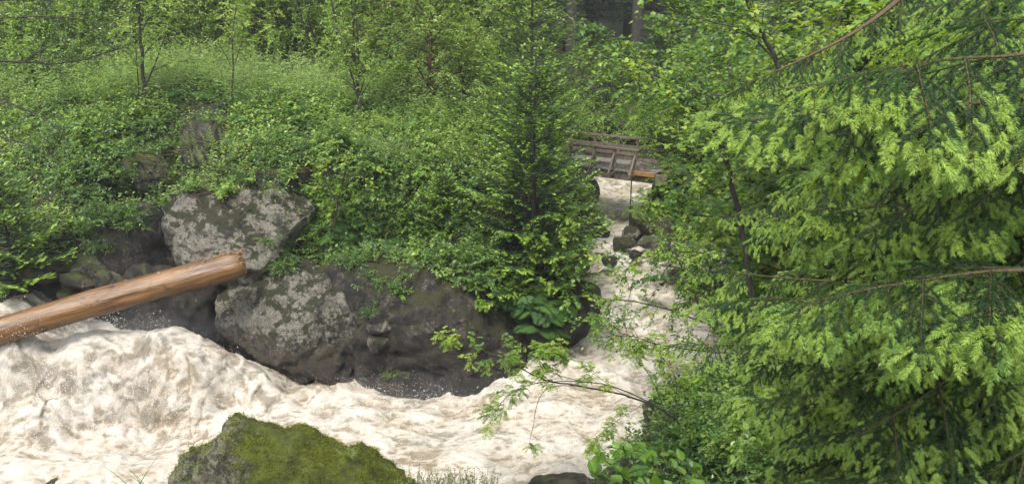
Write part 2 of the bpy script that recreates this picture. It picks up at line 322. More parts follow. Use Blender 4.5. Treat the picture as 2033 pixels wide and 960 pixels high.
for x, y, z in [(0, 0, 9.3), (3, 0, 9.3), (-4, 0, 9), (4, 4, 8.2), (0, 6, 5.2), (0, 10, 1.8), (-5, 6, 4.5), (-5, 10, 1.6), (-10, 5, 4), (-10, 10, 1.2), (-14, 12, .2), (2.5, 9, 3), (2, 12, .9), (7, 3, 9), (12, 6, 9), (16, 16, 8.5),
                (-60, 0, 10), (60, 0, 14), (-60, 60, 15), (-25, 60, 11.5), (0, 60, 8.5), (14, 60, 6), (30, 60, 9), (60, 60, 17), (-120, 130, 40), (-40, 130, 30), (0, 130, 24), (20, 130, 22), (60, 130, 32), (120, 130, 45),
                (-200, 260, 90), (0, 260, 70), (200, 260, 90), (-200, 0, 30), (200, 0, 40), (0, -40, 18), (9, 43.5, 5), (2.5, 43.5, 5), (6, 44.5, 4.2), (6, 50, 4.5), (-8, 48, 7), (20, 48, 7.5)]:
    tp.append((x, y)); tz.append(z)
for a, b in [(600, 780), (660, 800), (740, 815), (820, 815), (900, 800), (980, 775), (1060, 745), (1120, 700), (1165, 650), (1185, 600)]:   # foot of the rock wall
    p = atz(a, b, .1); tp.append((p.x, p.y + 1.1)); tz.append(-.4)
for (x, y), z, src in zip(wpts, wz, range(999)):   # river bed
    tp.append((x, y)); tz.append(z - 1.0)
ter_raw = rbf(tp, tz, c=.5)
def ter_h(x, y):
    h = ter_raw(x, y); p = np.stack([x, y, np.zeros_like(x)], -1)
    return h + .35 * fbm(p * .35, 4, 3) + .10 * fbm(p * 2.1, 3, 9)
def grid(xs, ys, hf):
    X, Y = np.meshgrid(xs, ys); Z = hf(X.ravel(), Y.ravel())
    V = np.stack([X.ravel(), Y.ravel(), Z], -1); nx = len(xs); ny = len(ys)
    i = (np.arange(ny - 1)[:, None] * nx + np.arange(nx - 1)[None]).ravel()
    Q = np.stack([i, i + 1, i + nx + 1, i + nx], -1)
    return V, Q
def spaced(pts):
    out = []
    for a, b, s in pts: out += list(np.arange(a, b, s))
    return np.array(out)
xs = spaced([(-220, -60, 12), (-60, -24, 2), (-24, -16, .5), (-16, 16, .13), (16, 24, .5), (24, 60, 2), (60, 221, 12)])
ys = spaced([(-40, 0, 5), (0, 13, .5), (13, 36, .13), (36, 46, .4), (46, 80, 2), (80, 261, 12)])
TV, TQ = grid(xs, ys, ter_h)
ground = ob('ground', make_mesh('ground', TV, TQ, M['ground'], smooth=True)); tag(ground, kind='structure')
# ------------------------------------------------------------------ boulders
SURF_V = [TV]; SURF_F = [TQ.tolist()]; SURF_ID = [0]; SURF_N = [len(TV)]
BO = []
def icos(sub):
    bm = bmesh.new(); bmesh.ops.create_icosphere(bm, subdivisions=sub, radius=1)
    V = np.array([v.co[:] for v in bm.verts]); T = np.array([[v.index for v in f.verts] for f in bm.faces]); bm.free(); return V, T
ICO = {}
def boulder(name, c, rad, m, label, seed, rot=(0, 0, 0), sub=5, cuts=7, amp=.12, sq=2.6, veg=.5, cut=(.62, .9), cat='boulder', group=None, rough=1., warp=None):
    if sub not in ICO: ICO[sub] = icos(sub)
    S, T = ICO[sub]; r_ = np.random.default_rng(seed)
    V = S / (np.abs(S) ** sq).sum(1, keepdims=True) ** (1 / sq)
    for k in range(cuts):
        nn = nrm(r_.normal(size=3)); d = r_.uniform(*cut); h = V @ nn - d
        V = V - np.where(h > 0, h * .82, 0)[:, None] * nn
    V = V * np.array(rad)
    E = np.array(Matrix.Rotation(R(rot[2]), 3, 'Z') @ Matrix.Rotation(R(rot[1]), 3, 'Y') @ Matrix.Rotation(R(rot[0]), 3, 'X'))
    if warp: V = warp(V)
    V = V @ E.T; nv = nrm((S / np.array(rad)) @ E.T); s = float(np.mean(rad))
    c = np.array(c); W = V + c
    d = amp * s * fbm(W * (1.1 / s), 3, seed) * 1.6 + rough * (.045 * fbm(W * 2.2, 5, seed + 5) + .075 * (fbm(W * 1.3 + .3 * noise(W * 3, 1)[:, None], 3, seed + 9, ridge=True) - .4)) * min(1, s)
    d = d + rough * .018 * fbm(W * 11, 3, seed + 3)
    V = V + nv * d[:, None]
    o = ob(name, make_mesh(name, V, T, M[m], smooth=True), None, c); tag(o, label, cat, group)
    SURF_V.append(V + c); SURF_F.append((T + sum(SURF_N)).tolist()); SURF_N.append(len(V)); BO.append((o, veg)); SURF_ID.append(len(BO))
    return o
B = boulder
B('boulder', at(470, 462, 23.0), (2.35, 1.8, 1.5), 'pale', 'big pale lichen-blotched boulder above the log end', 11, (0, 10, 6), 6, veg=.14, amp=.15, cut=(.55, .85), rough=1.8)
B('boulder', at(590, 650, 21.5), (2.25, 1.9, 1.95), 'pale', 'rounded pale speckled boulder that the log end rests on', 22, (0, 14, -8), 6, veg=.08, amp=.11, sq=2.2, cuts=4, rough=1.7)
B('boulder', at(900, 660, 21.9), (3.1, 2.0, 2.15), 'dark', 'large dark mossy rock wall beside the bend of the river', 33, (0, 4, 4), 6, veg=.3, sq=3.2, amp=.15, rough=2.)
B('boulder', at(1085, 620, 22.7), (1.5, 1.5, 1.65), 'dark', 'dark overhanging mossy rock with ferns, at the inner bend under the shrubs', 44, (0, 0, 12), 5, veg=.5)
B('boulder', at(760, 585, 22.0), (2.0, 1.5, 1.3), 'dark', 'mossy shoulder of rock under the fern clump', 45, (0, 5, 0), 5, veg=.5)
B('boulder', at(630, 760, 20.9), (1.9, 1.3, 1.1), 'wet', 'dark wet base rock under the rounded pale boulder', 55, (0, 12, 0), 5, veg=0, cuts=10)
B('boulder', at(820, 775, 20.6), (1.9, 1.0, .8), 'wet', 'long wet black ledge at the waterline below the rock wall', 66, (0, 4, 0), 5, veg=0, cuts=9)
B('boulder', at(748, 680, 20.05), (.36, .3, .27), 'pale', 'small pale stone wedged against the dark rock wall', 77, (0, 10, 0), 4, veg=0)
B('boulder', at(758, 645, 20.2), (.4, .3, .2), 'pale', 'flat grey stone just above the small pale stone', 78, (0, -12, 0), 4, veg=0)
B('boulder', at(290, 490, 23.2), (1.3, 1.1, 1.6), 'dark', 'dark mossy rock left of the big pale boulder', 88, (0, -8, 0), 5, veg=.15)
B('boulder', at(210, 545, 23.0), (1.35, 1.2, 1.15), 'mid', 'grey mossy rock behind the log on the left bank', 99, (0, 12, 0), 5, veg=.12, cuts=10)
B('boulder', at(60, 545, 23.4), (1.7, 1.2, 1.0), 'brown', 'brown wet rock mass at the left edge under the spruce', 101, (0, 0, 0), 5, veg=.12, cuts=10)
k = 0
for px, py, Y, a, b_, ro, lb in [(120, 525, 22.0, .42, .2, 25, 'pointed reddish stone on top of the brown rocks'), (85, 545, 21.7, .6, .24, 16, 'long reddish slab lying on the brown rocks at left'), (155, 555, 21.6, .5, .2, 24, 'tilted brown slab next to the long reddish slab'),
                             (30, 570, 21.7, .5, .3, -10, 'dark stone nearest the left edge above the white water'), (135, 585, 21.5, .35, .2, 8, 'small wet stone just above the log and spray'), (205, 560, 21.7, .3, .3, 60, 'upright brown stone behind the middle of the log'),
                             (250, 570, 21.8, .5, .35, 20, 'dark wet stone touching the upper side of the log')]:
    B('stone', at(px, py, Y), (a, .45, b_), 'brown', lb, 200 + k, (0, ro, k * 9), 4, veg=0, cuts=6, cat='stone'); k += 1
B('boulder', at(360, 600, 21.8), (1.7, 1.0, 1.2), 'wet', 'black wet rock in the shade beneath the log', 111, (0, 10, 0), 5, veg=0, cuts=9)
# foreground mossy boulder: ridge peaks left, runs down to the right
B('boulder', at(620, 955, 12.7), (2.6, 1.5, 1.12), 'foremoss', 'moss-carpeted boulder in the foreground at the bottom edge', 127, (0, 0, 0), 6, veg=0, cuts=5, amp=.10, sq=2.5, rough=2.4,
  warp=lambda V: V - np.stack([0 * V[:, 0], 0 * V[:, 0], (.46 * np.maximum(0, V[:, 0] + 1.45) + .35 * np.maximum(0, -1.6 - V[:, 0]) - .26 + .12 * np.abs(np.sin(V[:, 0] * 3.1 + 1)))], -1))
B('boulder', at(1110, 985, 15.0), (.85, .6, .42), 'wet', 'low wet grey rock at the bottom edge in the white water', 131, (0, -6, 0), 5, veg=0)
B('boulder', at(1325, 850, 18.0), (.65, .6, .75), 'dark', 'dark mossy rock at the right shore under the leaning branch', 137, (0, 0, 0), 5, veg=.1)
for px, py, Y, a, b_, mm, lb in [(60, 985, 15.5, 1.4, .2, 'wet', 'flat brown rock slab just under the water at the bottom left corner'), (1255, 462, 28.5, .42, .22, 'pale', 'pale bare stone beside the upper rapids'), (1285, 450, 29.3, .75, .5, 'brown', 'brown boulder on the far shore below the bridge'), (1236, 484, 27.6, .5, .22, 'dark', 'dark mossy stone in the river below the bridge'),
                                (1300, 482, 27.3, .6, .26, 'mid', 'rounded moss-topped stone in the upper rapids'), (1212, 520, 25.8, .32, .2, 'wet', 'dark stone splitting the current above the small fall'), (1345, 545, 25.2, .4, .2, 'mid', 'grey stone half under water in the middle of the upper rapids'), (1262, 505, 26.6, .3, .16, 'wet', 'small black stone below the rounded moss-topped stone'), (1320, 455, 29, .55, .45, 'brown', 'grey brown stone right of the brown far-shore boulder'), (1172, 615, 23.0, .36, .42, 'mid', 'grey wet stone at the foot of the small fall'),
                                (1150, 590, 24.0, .7, .7, 'mossy', 'mossy round stone left of the small fall'), (1168, 380, 35.0, .5, .8, 'wet', 'dark rock pillar under the left end of the bridge'), (1325, 375, 33.0, .9, .8, 'dark', 'dark rock under the right end of the bridge'), (1340, 500, 27, .4, .2, 'mid', 'small stone awash in the upper rapids')]:
    B('stone', at(px, py, Y), (a, a * .8, b_), mm, lb, 300 + k, (0, 0, k * 31), 4, veg=.1, cat='stone'); k += 1
B('boulder', at(412, 290, 26.6), (.85, .75, .95), 'dark', 'brown earthy boulder standing in the undergrowth at upper left', 141, (0, -6, 0), 5, veg=.35)
B('boulder', at(300, 340, 25.4), (.85, .7, .65), 'mossy', 'moss-topped rock left of the brown earthy boulder', 151, (0, 6, 0), 5, veg=.25)
B('boulder', at(440, 228, 28.6), (1.0, .8, .5), 'dark', 'brown root mound topped by a thin sapling', 152, (0, 0, 0), 5, veg=.6)
B('boulder', at(690, 330, 24.9), (1.5, 1.1, .9), 'dark', 'mossy hump in the undergrowth above the leafy sapling', 161, (0, 8, 0), 5, veg=.3)
B('boulder', at(540, 365, 24.4), (1.2, .9, .6), 'dark', 'moss and dead grass covered crest of rock above the pale boulder', 163, (0, 4, 0), 5, veg=.1)
B('boulder', at(935, 335, 26.2), (.9, .8, .6), 'mossy', 'yellow-green mossy mound beside the young spruce', 171, (0, 0, 0), 5, veg=.25)
AV = np.concatenate(SURF_V); AF = sum(SURF_F, [])
bvh = BVHTree.FromPolygons(AV.tolist(), AF)
_fb = np.cumsum([len(f) for f in SURF_F])
def hit_px(px, py):
    return bvh.ray_cast(CAM, ray(px, py).normalized(), 400)
def drop(x, y, z=40):
    return bvh.ray_cast(Vector((x, y, z)), Vector((0, 0, -1)), 200)
def ground_at(px, py, Y=None):
    if Y is None:
        h = hit_px(px, py); return h[0] if h[0] else at(px, py, 30)
    p = at(px, py, Y); h = drop(p.x, Y); return h[0]
# ------------------------------------------------------------------ water
def water_mesh():
    xs = np.arange(-14.2, 9.6, .042); ys = np.concatenate([np.arange(13.6, 27, .042), np.arange(27, 44, .075)])
    X, Y = np.meshgrid(xs, ys); X = X.ravel(); Y = Y.ravel()
    h0 = water_h(X, Y); e = .15
    hx = (water_h(X + e, Y) - h0) / e; hy = (water_h(X, Y + e) - h0) / e
    slope = np.clip(np.sqrt(hx ** 2 + hy ** 2), 0, 1.5)
    t = ter_h(X, Y)
    P = np.stack([X, Y, h0 * .6], -1)
    wob = np.stack([noise(P * .9, 5), noise(P * .9 + 9, 6), 0 * X], -1)
    Q = P + wob * .3
    big = fbm(Q * .75, 3, 31); Qs = Q * np.array([.6, 1.1, 1]); mid = fbm(Qs * 2.1, 3, 41, ridge=True) - .45; fine = fbm(Qs * 6.0, 3, 51, ridge=True) - .45; tiny = fbm(Q * 19, 2, 61)
    act = np.clip(.55 + 1.2 * slope + .5 * noise(P * .5, 71), .4, 1.5)
    calm = 1 - .6 * np.clip(slope * 1.2, 0, 1)
    Z = h0 + act * (.26 * big * (calm + .25) + .055 * mid * calm + .034 * fine * calm + .034 * tiny)
    V = np.stack([X + act * .10 * noise(Q * 3, 81), Y + act * .10 * noise(Q * 3, 82), Z], -1)
    nx = len(xs); ny = len(ys)
    i = (np.arange(ny - 1)[:, None] * nx + np.arange(nx - 1)[None]).ravel()
    Qd = np.stack([i, i + 1, i + nx + 1, i + nx], -1)
    keep = (t < Z + .25); Qd = Qd[keep[Qd].any(1)]
    used = np.zeros(len(V), bool); used[Qd.ravel()] = True; idx = np.cumsum(used) - 1
    act2 = np.clip(slope * .9, 0, 1)
    cr = np.clip(.5 + 1.1 * (.5 * mid + .5 * fine) + .35 * big, 0, 1)
    return V[used], idx[Qd], act2[used], cr[used]
def watermat():
    m, n, L = mat('foaming_river_water')
    g = N(n, 'ShaderNodeNewGeometry'); at_ = N(n, 'ShaderNodeAttribute', attribute_name='rnd')
    def nz(s, d, r, dist=0., sc=None):
        x = N(n, 'ShaderNodeTexNoise', i_Scale=float(s), i_Detail=float(d), i_Roughness=r, i_Distortion=dist)
        if sc:
            mp = N(n, 'ShaderNodeMapping'); mp.inputs['Scale'].default_value = sc; L.new(g.outputs['Position'], mp.inputs[0]); L.new(mp.outputs[0], x.inputs['Vector'])
        else: L.new(g.outputs['Position'], x.inputs['Vector'])
        return x
    # muddy base tone drawn out along the current, foam gathered on the crests, thin brown film in the troughs
    n1 = nz(1.0, 8, .66, .5, (.45, 1.1, 1.1))
    r1 = ramp(n, [(.32, (.30, .275, .23)), (.45, (.43, .385, .32)), (.58, (.39, .315, .225)), (.70, (.33, .235, .145))]); L.new(n1.outputs[0], r1.inputs[0])
    ca = N(n, 'ShaderNodeAttribute', attribute_name='crest')
    n2 = nz(11, 12, .9, .2, (.5, 1, 1)); ma = N(n, 'ShaderNodeMath', operation='MULTIPLY_ADD'); ma.inputs[1].default_value = .55; L.new(ca.outputs['Fac'], ma.inputs[0]); L.new(n2.outputs[0], ma.inputs[2])
    r2 = ramp(n, [(.58, 0.0), (.92, 1.0)]); L.new(ma.outputs[0], r2.inputs[0])
    mx = N(n, 'ShaderNodeMixRGB'); L.new(r2.outputs[0], mx.inputs[0]); L.new(r1.outputs[0], mx.inputs[1]); mx.inputs[2].default_value = (.585, .54, .475, 1)
    r3 = ramp(n, [(.50, 1.0), (.64, 0.0)]); sb_ = N(n, 'ShaderNodeMath', operation='MULTIPLY_ADD'); sb_.inputs[1].default_value = -.07; L.new(at_.outputs['Fac'], sb_.inputs[0]); L.new(ma.outputs[0], sb_.inputs[2]); L.new(sb_.outputs[0], r3.inputs[0])
    mul = N(n, 'ShaderNodeMath', operation='MULTIPLY'); mul.inputs[1].default_value = .7; L.new(r3.outputs[0], mul.inputs[0])
    mx2 = N(n, 'ShaderNodeMixRGB'); mx2.inputs[2].default_value = (.19, .155, .105, 1); L.new(mul.outputs[0], mx2.inputs[0]); L.new(mx.outputs[0], mx2.inputs[1])
    n7 = nz(24, 8, .85, .2, (.7, 1, 1)); r7 = ramp(n, [(.36, .62), (.48, .95), (.62, 1.18)]); L.new(n7.outputs[0], r7.inputs[0])
    mx3 = N(n, 'ShaderNodeMixRGB', blend_type='MULTIPLY', i_Fac=.7); L.new(mx2.outputs[0], mx3.inputs[1]); L.new(r7.outputs[0], mx3.inputs[2])
    n8 = nz(2.6, 9, .8, .6, (.8, .8, 1)); r8 = ramp(n, [(.40, .62), (.52, 1.0)]); L.new(n8.outputs[0], r8.inputs[0])
    mx4 = N(n, 'ShaderNodeMixRGB', blend_type='MULTIPLY'); L.new(at_.outputs['Fac'], mx4.inputs[0]); L.new(mx3.outputs[0], mx4.inputs[1]); L.new(r8.outputs[0], mx4.inputs[2]); mx2 = mx4
    p = N(n, 'ShaderNodeBsdfPrincipled'); L.new(mx2.outputs[0], p.inputs['Base Color'])
    p.inputs['Roughness'].default_value = .35; p.inputs['Subsurface Weight'].default_value = .5; p.inputs['Subsurface Radius'].default_value = (1, .85, .7); p.inputs['Subsurface Scale'].default_value = .05
    nb = nz(12, 12, .9, .1); b1 = N(n, 'ShaderNodeBump', i_Strength=.55, i_Distance=.05); L.new(nb.outputs[0], b1.inputs['Height'])
    n4 = nz(70, 6, .8); b2 = N(n, 'ShaderNodeBump', i_Strength=.6, i_Distance=.02); L.new(n4.outputs[0], b2.inputs['Height']); L.new(b1.outputs[0], b2.inputs['Normal']); L.new(b2.outputs[0], p.inputs['Normal'])
    o = N(n, 'ShaderNodeOutputMaterial'); L.new(p.outputs[0], o.inputs[0])
    return m
M['water'] = watermat()
wv, wf, wa, wc = water_mesh()
wme = make_mesh('river', wv, wf, M['water'], rnd=wa, smooth=True)
_a = wme.attributes.new('crest', 'FLOAT', 'POINT'); _a.data.foreach_set('value', wc.astype(np.float32))
wo_ = ob('river', wme); tag(wo_, kind='structure')
def foam_drops():
    oc = np.array([[1, 0, 0], [-1, 0, 0], [0, 1, 0], [0, -1, 0], [0, 0, 1], [0, 0, -1]]) * 1.; of = np.array([[0, 2, 4], [2, 1, 4], [1, 3, 4], [3, 0, 4], [2, 0, 5], [1, 2, 5], [3, 1, 5], [0, 3, 5]])
    P = []; r_ = np.random.default_rng(5)
    for (x0, y0, x1, y1, n_, hgt, spread) in [(40, 700, 300, 650, 2200, .75, .35), (300, 648, 430, 665, 1500, .45, .3), (430, 665, 600, 790, 1500, .35, .22), (640, 795, 940, 790, 1500, .5, .35), (930, 780, 1130, 740, 900, .4, .3),
                                        (1180, 600, 1290, 575, 300, .3, .3), (0, 600, 100, 600, 400, .4, .3), (100, 840, 900, 860, 4500, .12, 1.2), (950, 850, 1250, 800, 3000, .12, 1.4), (1200, 650, 1400, 560, 1500, .1, 1.5), (50, 760, 450, 720, 3500, .12, 1.), (1050, 955, 1180, 940, 300, .25, .3)]:
        for k in range(n_):
            t = r_.random(); px = x0 + (x1 - x0) * t; py = y0 + (y1 - y0) * t
            d = ray(px, py); Y = 18.5
            for it in range(6):
                q = CAM + d * (Y / d.y); z = float(water_h(q.x, q.y)[0]) if it == 0 else z
                Y = (z - CAMZ) / d.z * d.y
                if it == 1: break
            q = CAM + d * (Y / d.y)
            P.append((q.x + r_.normal() * spread * .6, q.y + r_.normal() * spread, z + abs(r_.normal()) * hgt * .6))
    P = np.array(P); s = r_.uniform(.004, .011, len(P)) * (1 + (r_.random(len(P)) < .08) * 1.0)
    V = (P[:, None] + oc[None] * s[:, None, None] * np.array([1, 1, 1.3])).reshape(-1, 3); T = (of[None] + (np.arange(len(P)) * 6)[:, None, None]).reshape(-1, 3)
    return V, T
m_, n_, L_ = mat('water_droplet'); p_ = N(n_, 'ShaderNodeBsdfPrincipled'); p_.inputs['Base Color'].default_value = (.6, .58, .54, 1); p_.inputs['Roughness'].default_value = .25
o_ = N(n_, 'ShaderNodeOutputMaterial'); L_.new(p_.outputs[0], o_.inputs[0]); M['drop'] = m_
dv, dt = foam_drops()
tag(ob('spray_droplets', make_mesh('spray_droplets', dv, dt, M['drop'], smooth=True)), 'white spray droplets thrown up over the rapids and below the log', 'spray', kind='stuff')
#@@PART2
# ------------------------------------------------------------------ footbridge
def footbridge():
    zd = 4.0
    A = atz(1120, 323, zd); Bp = atz(1300, 345, zd); A.z = Bp.z = 0
    ax = (Bp - A).normalized(); pr = Vector((-ax.y, ax.x, 0)); A = A - ax * 1.2; Lb = (Bp - A).length + .2; W = 2.3
    root = empty('footbridge', A + Vector((0, 0, zd)), 'weathered wooden footbridge with grey deck and railings crossing the torrent', 'footbridge')
    Z = Vector((0, 0, 1))
    def P(s, t, z): return ax * s + pr * t + Z * z
    def part(name, boxes, m, label=None):
        b = Buf()
        for V, T in boxes: b.add(V, T)
        o = ob(name, b.mesh(name, m), root)
        if label: o['label'] = label
        return o
    n = int(Lb / .19); r_ = random.Random(3)
    sR = (atz(1287, 336, zd) - Vector((A.x, A.y, zd))).dot(ax)
    for k in range(n):
        s = (k + .5) * .19; dz = r_.uniform(-.006, .006)
        fresh = False
        part('deck_plank', [bar(P(s, -.08 + r_.uniform(-.02, .02), -.03 + dz), P(s, W + .08, -.03 + dz), .168, .05)], M['fresh'] if fresh else M['deck'])
    for t in (.12, W * .5, W - .12): part('main_beam', [bar(P(-.3, t, -.23), P(Lb + .3, t, -.23), .26, .34)], M['timber'])
    spx = [1085, 1134, 1182, 1221, 1262]
    ss = [(atz(x, 330 + (x - 1182) * .125, zd) - Vector((A.x, A.y, zd))).dot(ax) for x in spx]
    for side, t0 in ((-1, -.02), (1, W + .02)):
        for s in ss:
            part('rail_post', [bar(P(s, t0, -.38), P(s, t0, .80), .11, .11)], M['timber'])
            part('outrigger', [bar(P(s, t0 - side * .1, -.13), P(s, t0 + side * .62, -.13), .1, .1)], M['timber'])
            part('diagonal_brace', [bar(P(s, t0 + side * .56, -.07), P(s, t0 + side * .06, .66), .08, .08)], M['timber'])
        e = ss[-1] + .12
        part('handrail', [bar(P(-.2, t0, .835), P(e, t0, .835), .17, .06)], M['timber'])
        part('guard_rail', [bar(P(-.2, t0 - side * .07, .47), P(e + .75, t0 - side * .07, .47), .04, .13)], M['timber'])
        part('guard_rail', [bar(P(-.2, t0 - side * .07, .17), P(e + .45, t0 - side * .07, .17), .04, .13)], M['timber'])
    part('edge_board', [bar(P(sR - .55, -.12, -.03), P(sR + .55, -.12, -.03), .10, .16)], M['fresh'], 'new orange edge board at the right end')
    q = atz(1253, 343, zd); h = float(water_h(q.x, q.y)[0]) - .2
    rod = Buf(); rod.add(*tube([(0, 0, h - zd), (0, 0, -.1)], .025, 6)); rod.add(*box((0, 0, -.09), (.09, .09, .06)))
    o = ob('gauge_rod', rod.mesh('gauge_rod', M['bark']), None, (q.x, q.y - .2, zd)); tag(o, 'thin dark rod hanging from the footbridge down to the water', 'rod')
footbridge()
# ------------------------------------------------------------------ floating log
def log_trunk():
    m, n, L = mat('wet_debarked_wood')
    tc = N(n, 'ShaderNodeTexCoord'); mp = N(n, 'ShaderNodeMapping'); mp.inputs['Scale'].default_value = (7, .5, 7); L.new(tc.outputs['Object'], mp.inputs[0])
    n1 = N(n, 'ShaderNodeTexNoise', i_Scale=1.6, i_Detail=9.0, i_Roughness=.7, i_Distortion=.4); L.new(mp.outputs[0], n1.inputs['Vector'])
    r = ramp(n, [(.28, (.035, .016, .007)), (.42, (.10, .045, .012)), (.6, (.18, .085, .022)), (.78, (.235, .13, .048))]); L.new(n1.outputs[0], r.inputs[0])
    n2 = N(n, 'ShaderNodeTexNoise', i_Scale=2.3, i_Detail=7.0, i_Roughness=.75); L.new(tc.outputs['Object'], n2.inputs['Vector'])
    r2 = ramp(n, [(.36, .2), (.43, 1.0)]); L.new(n2.outputs[0], r2.inputs[0])
    mx = N(n, 'ShaderNodeMixRGB', blend_type='MULTIPLY', i_Fac=.8); L.new(r.outputs[0], mx.inputs[1]); L.new(r2.outputs[0], mx.inputs[2])
    p = N(n, 'ShaderNodeBsdfPrincipled'); p.inputs['Roughness'].default_value = .25; p.inputs['Specular IOR Level'].default_value = .6; mp2 = N(n, 'ShaderNodeMapping'); mp2.inputs['Scale'].default_value = (9, .35, 9); L.new(tc.outputs['Object'], mp2.inputs[0]); n5 = N(n, 'ShaderNodeTexNoise', i_Scale=2.6, i_Detail=5.0, i_Roughness=.6, i_Distortion=.3); L.new(mp2.outputs[0], n5.inputs['Vector'])
    r5 = ramp(n, [(.485, 1.0), (.5, .12), (.515, 1.0)]); L.new(n5.outputs[0], r5.inputs[0]); n6 = N(n, 'ShaderNodeTexNoise', i_Scale=1.1, i_Detail=2.0); L.new(tc.outputs['Object'], n6.inputs['Vector']); r6 = ramp(n, [(.48, 0.0), (.56, .8)]); L.new(n6.outputs[0], r6.inputs[0])
    m5 = N(n, 'ShaderNodeMixRGB', blend_type='MULTIPLY'); L.new(r6.outputs[0], m5.inputs[0]); L.new(mx.outputs[0], m5.inputs[1]); L.new(r5.outputs[0], m5.inputs[2]); L.new(m5.outputs[0], p.inputs['Base Color'])
    b = N(n, 'ShaderNodeBump', i_Strength=.8, i_Distance=.04); L.new(n1.outputs[0], b.inputs['Height']); L.new(b.outputs[0], p.inputs['Normal'])
    o = N(n, 'ShaderNodeOutputMaterial'); L.new(p.outputs[0], o.inputs[0])
    a = at(483, 522, 20.2); b_ = at(-230, 733, 17.7); d = b_ - a; Ln = d.length
    root = empty('log', a, 'thick wet orange-brown debarked tree trunk wedged slanting over the rapids at left', 'log')
    root.rotation_euler = d.to_track_quat('Y', 'Z').to_euler()
    ns, na = 160, 56; s = np.linspace(0, 1, ns); ang = np.linspace(0, 2 * np.pi, na, endpoint=False)
    S_, A_ = np.meshgrid(s, ang, indexing='ij'); r0 = .355 - .02 * S_
    P = np.stack([np.cos(A_) * 1.0, S_ * Ln * .35, np.sin(A_) * 1.0], -1).reshape(-1, 3)
    rr = r0.ravel() + .045 * fbm(P * .9, 3, 5) + .010 * fbm(P * np.array([5, .8, 5]), 3, 6, ridge=True)
    near = np.clip(1 - S_.ravel() * Ln / .35, 0, 1); rr = rr * (1 - .22 * near ** 2)
    Y = S_.ravel() * Ln; Y = Y + np.where(S_.ravel() == 0, .07 * noise(P * 4, 8), 0)
    V = np.stack([np.cos(A_).ravel() * rr, Y, np.sin(A_).ravel() * rr], -1)
    V[:, 2] += .12 * np.sin(S_.ravel() * 2.4) - .0
    i = np.arange(ns - 1)[:, None] * na; j = np.arange(na)[None]; k = (j + 1) % na
    Q = np.stack([i + j, i + na + j, i + na + k, i + k], -1).reshape(-1, 4)
    ob('trunk', make_mesh('trunk', V, Q, m, smooth=True), root)
    # broken end face with splinters
    rings = 7; bb = []
    for q in range(rings + 1):
        f = q / rings; ring = V[:na].copy(); ring[:, 0] *= f; ring[:, 2] *= f
        ring[:, 1] = V[:na, 1] * f - .05 * (1 - f) + .035 * noise(ring * 9, 12); bb.append(ring)
    FV = np.concatenate(bb); i = np.arange(rings)[:, None] * na
    FQ = np.stack([i + j, i + na + j, i + na + k, i + k], -1).reshape(-1, 4)
    m2 = barkmat('torn_wood_end', (.10, .05, .022), (.34, .19, .09), 22, .6, (1, .3, 1))
    ob('broken_end', make_mesh('broken_end', FV, FQ, m2), root)
    r_ = random.Random(4); sp = Buf()
    for q in range(20):
        a_ = r_.uniform(0, 6.28) if q > 16 else r_.uniform(.6, 2.4); rad = .30 + r_.uniform(-.03, .03); l = r_.uniform(.05, .2)
        c = np.array([math.cos(a_) * rad, .05, math.sin(a_) * rad]); e = c + np.array([r_.uniform(-.03, .03), -l, r_.uniform(-.02, .08)])
        sp.add(*tube([c, (c + e) / 2 + .01, e], [.018, .012, .002], 4))
    ob('splinters', sp.mesh('splinters', m2), root)
    pl = Buf()
    for q in range(5):
        c = np.array([r_.uniform(-.1, .2), .35 + q * .22, .32]); e = c + np.array([r_.uniform(-.2, .2), -.35, .14])
        pl.add(*tube([c, (c + e) / 2 + np.array([0, 0, .04]), e], [.02, .016, .004], 4))
    ob('bark_shreds', pl.mesh('bark_shreds', m2), root)
    for q in range(11):
        y = r_.uniform(.6, 7.5); a_ = r_.uniform(-.3, 2.0); s_ = .345 - .02 * y / Ln; dz = .12 * math.sin(y / Ln * 2.4); k_ = Buf(); rk_ = r_.uniform(.018, .04)
        c = np.array([math.cos(a_) * (s_ - .02), y, math.sin(a_) * (s_ - .02) + dz]); e = c + np.array([math.cos(a_), .25, math.sin(a_)]) * r_.uniform(.03, .07)
        k_.add(*tube([c, c * .5 + e * .5, e], [rk_ * 1.6, rk_ * 1.1, rk_ * .8], 8)); ob('knot', k_.mesh('knot', m2, True), root)
log_trunk()
# ------------------------------------------------------------------ plants: growing tools
class Leaves:
    def __init__(s): s.p = []; s.d = []; s.s = []; s.r = []; s.u = []
    def add(s, p, d, size, r, u=None):
        s.p.append(p); s.d.append(d); s.s.append(size); s.r.append(r); s.u.append(u)
    def build(s, tmpl, r_, flat=.35, upv=(0, 0, 1)):
        p = np.concatenate(s.p); d = nrm(np.concatenate(s.d)); sz = np.concatenate(s.s); rr = np.concatenate(s.r)
        up = np.array(upv) + r_.normal(size=p.shape) * flat
        V, T = scat(tmpl[0], tmpl[1], p, d, up, sz)
        return V, T, np.repeat(np.clip(rr, 0, 1), len(tmpl[0]))
def curve(p0, d, L, r_, n=6, bend=(0, 0, 0), wob=.12):
    d = nrm(np.array(d, float)); P = [np.array(p0, float)]
    for i in range(n - 1):
        d = nrm(d + np.array(bend) / (n - 1) + r_.normal(size=3) * wob / math.sqrt(n)); P.append(P[-1] + d * L / (n - 1))
    return np.array(P)
def along(P, t):
    t = np.clip(np.asarray(t, float), 0, 1) * (len(P) - 1); i = np.minimum(t.astype(int), len(P) - 2); f = (t - i)[:, None]
    return P[i] * (1 - f) + P[i + 1] * f, nrm(P[i + 1] - P[i])
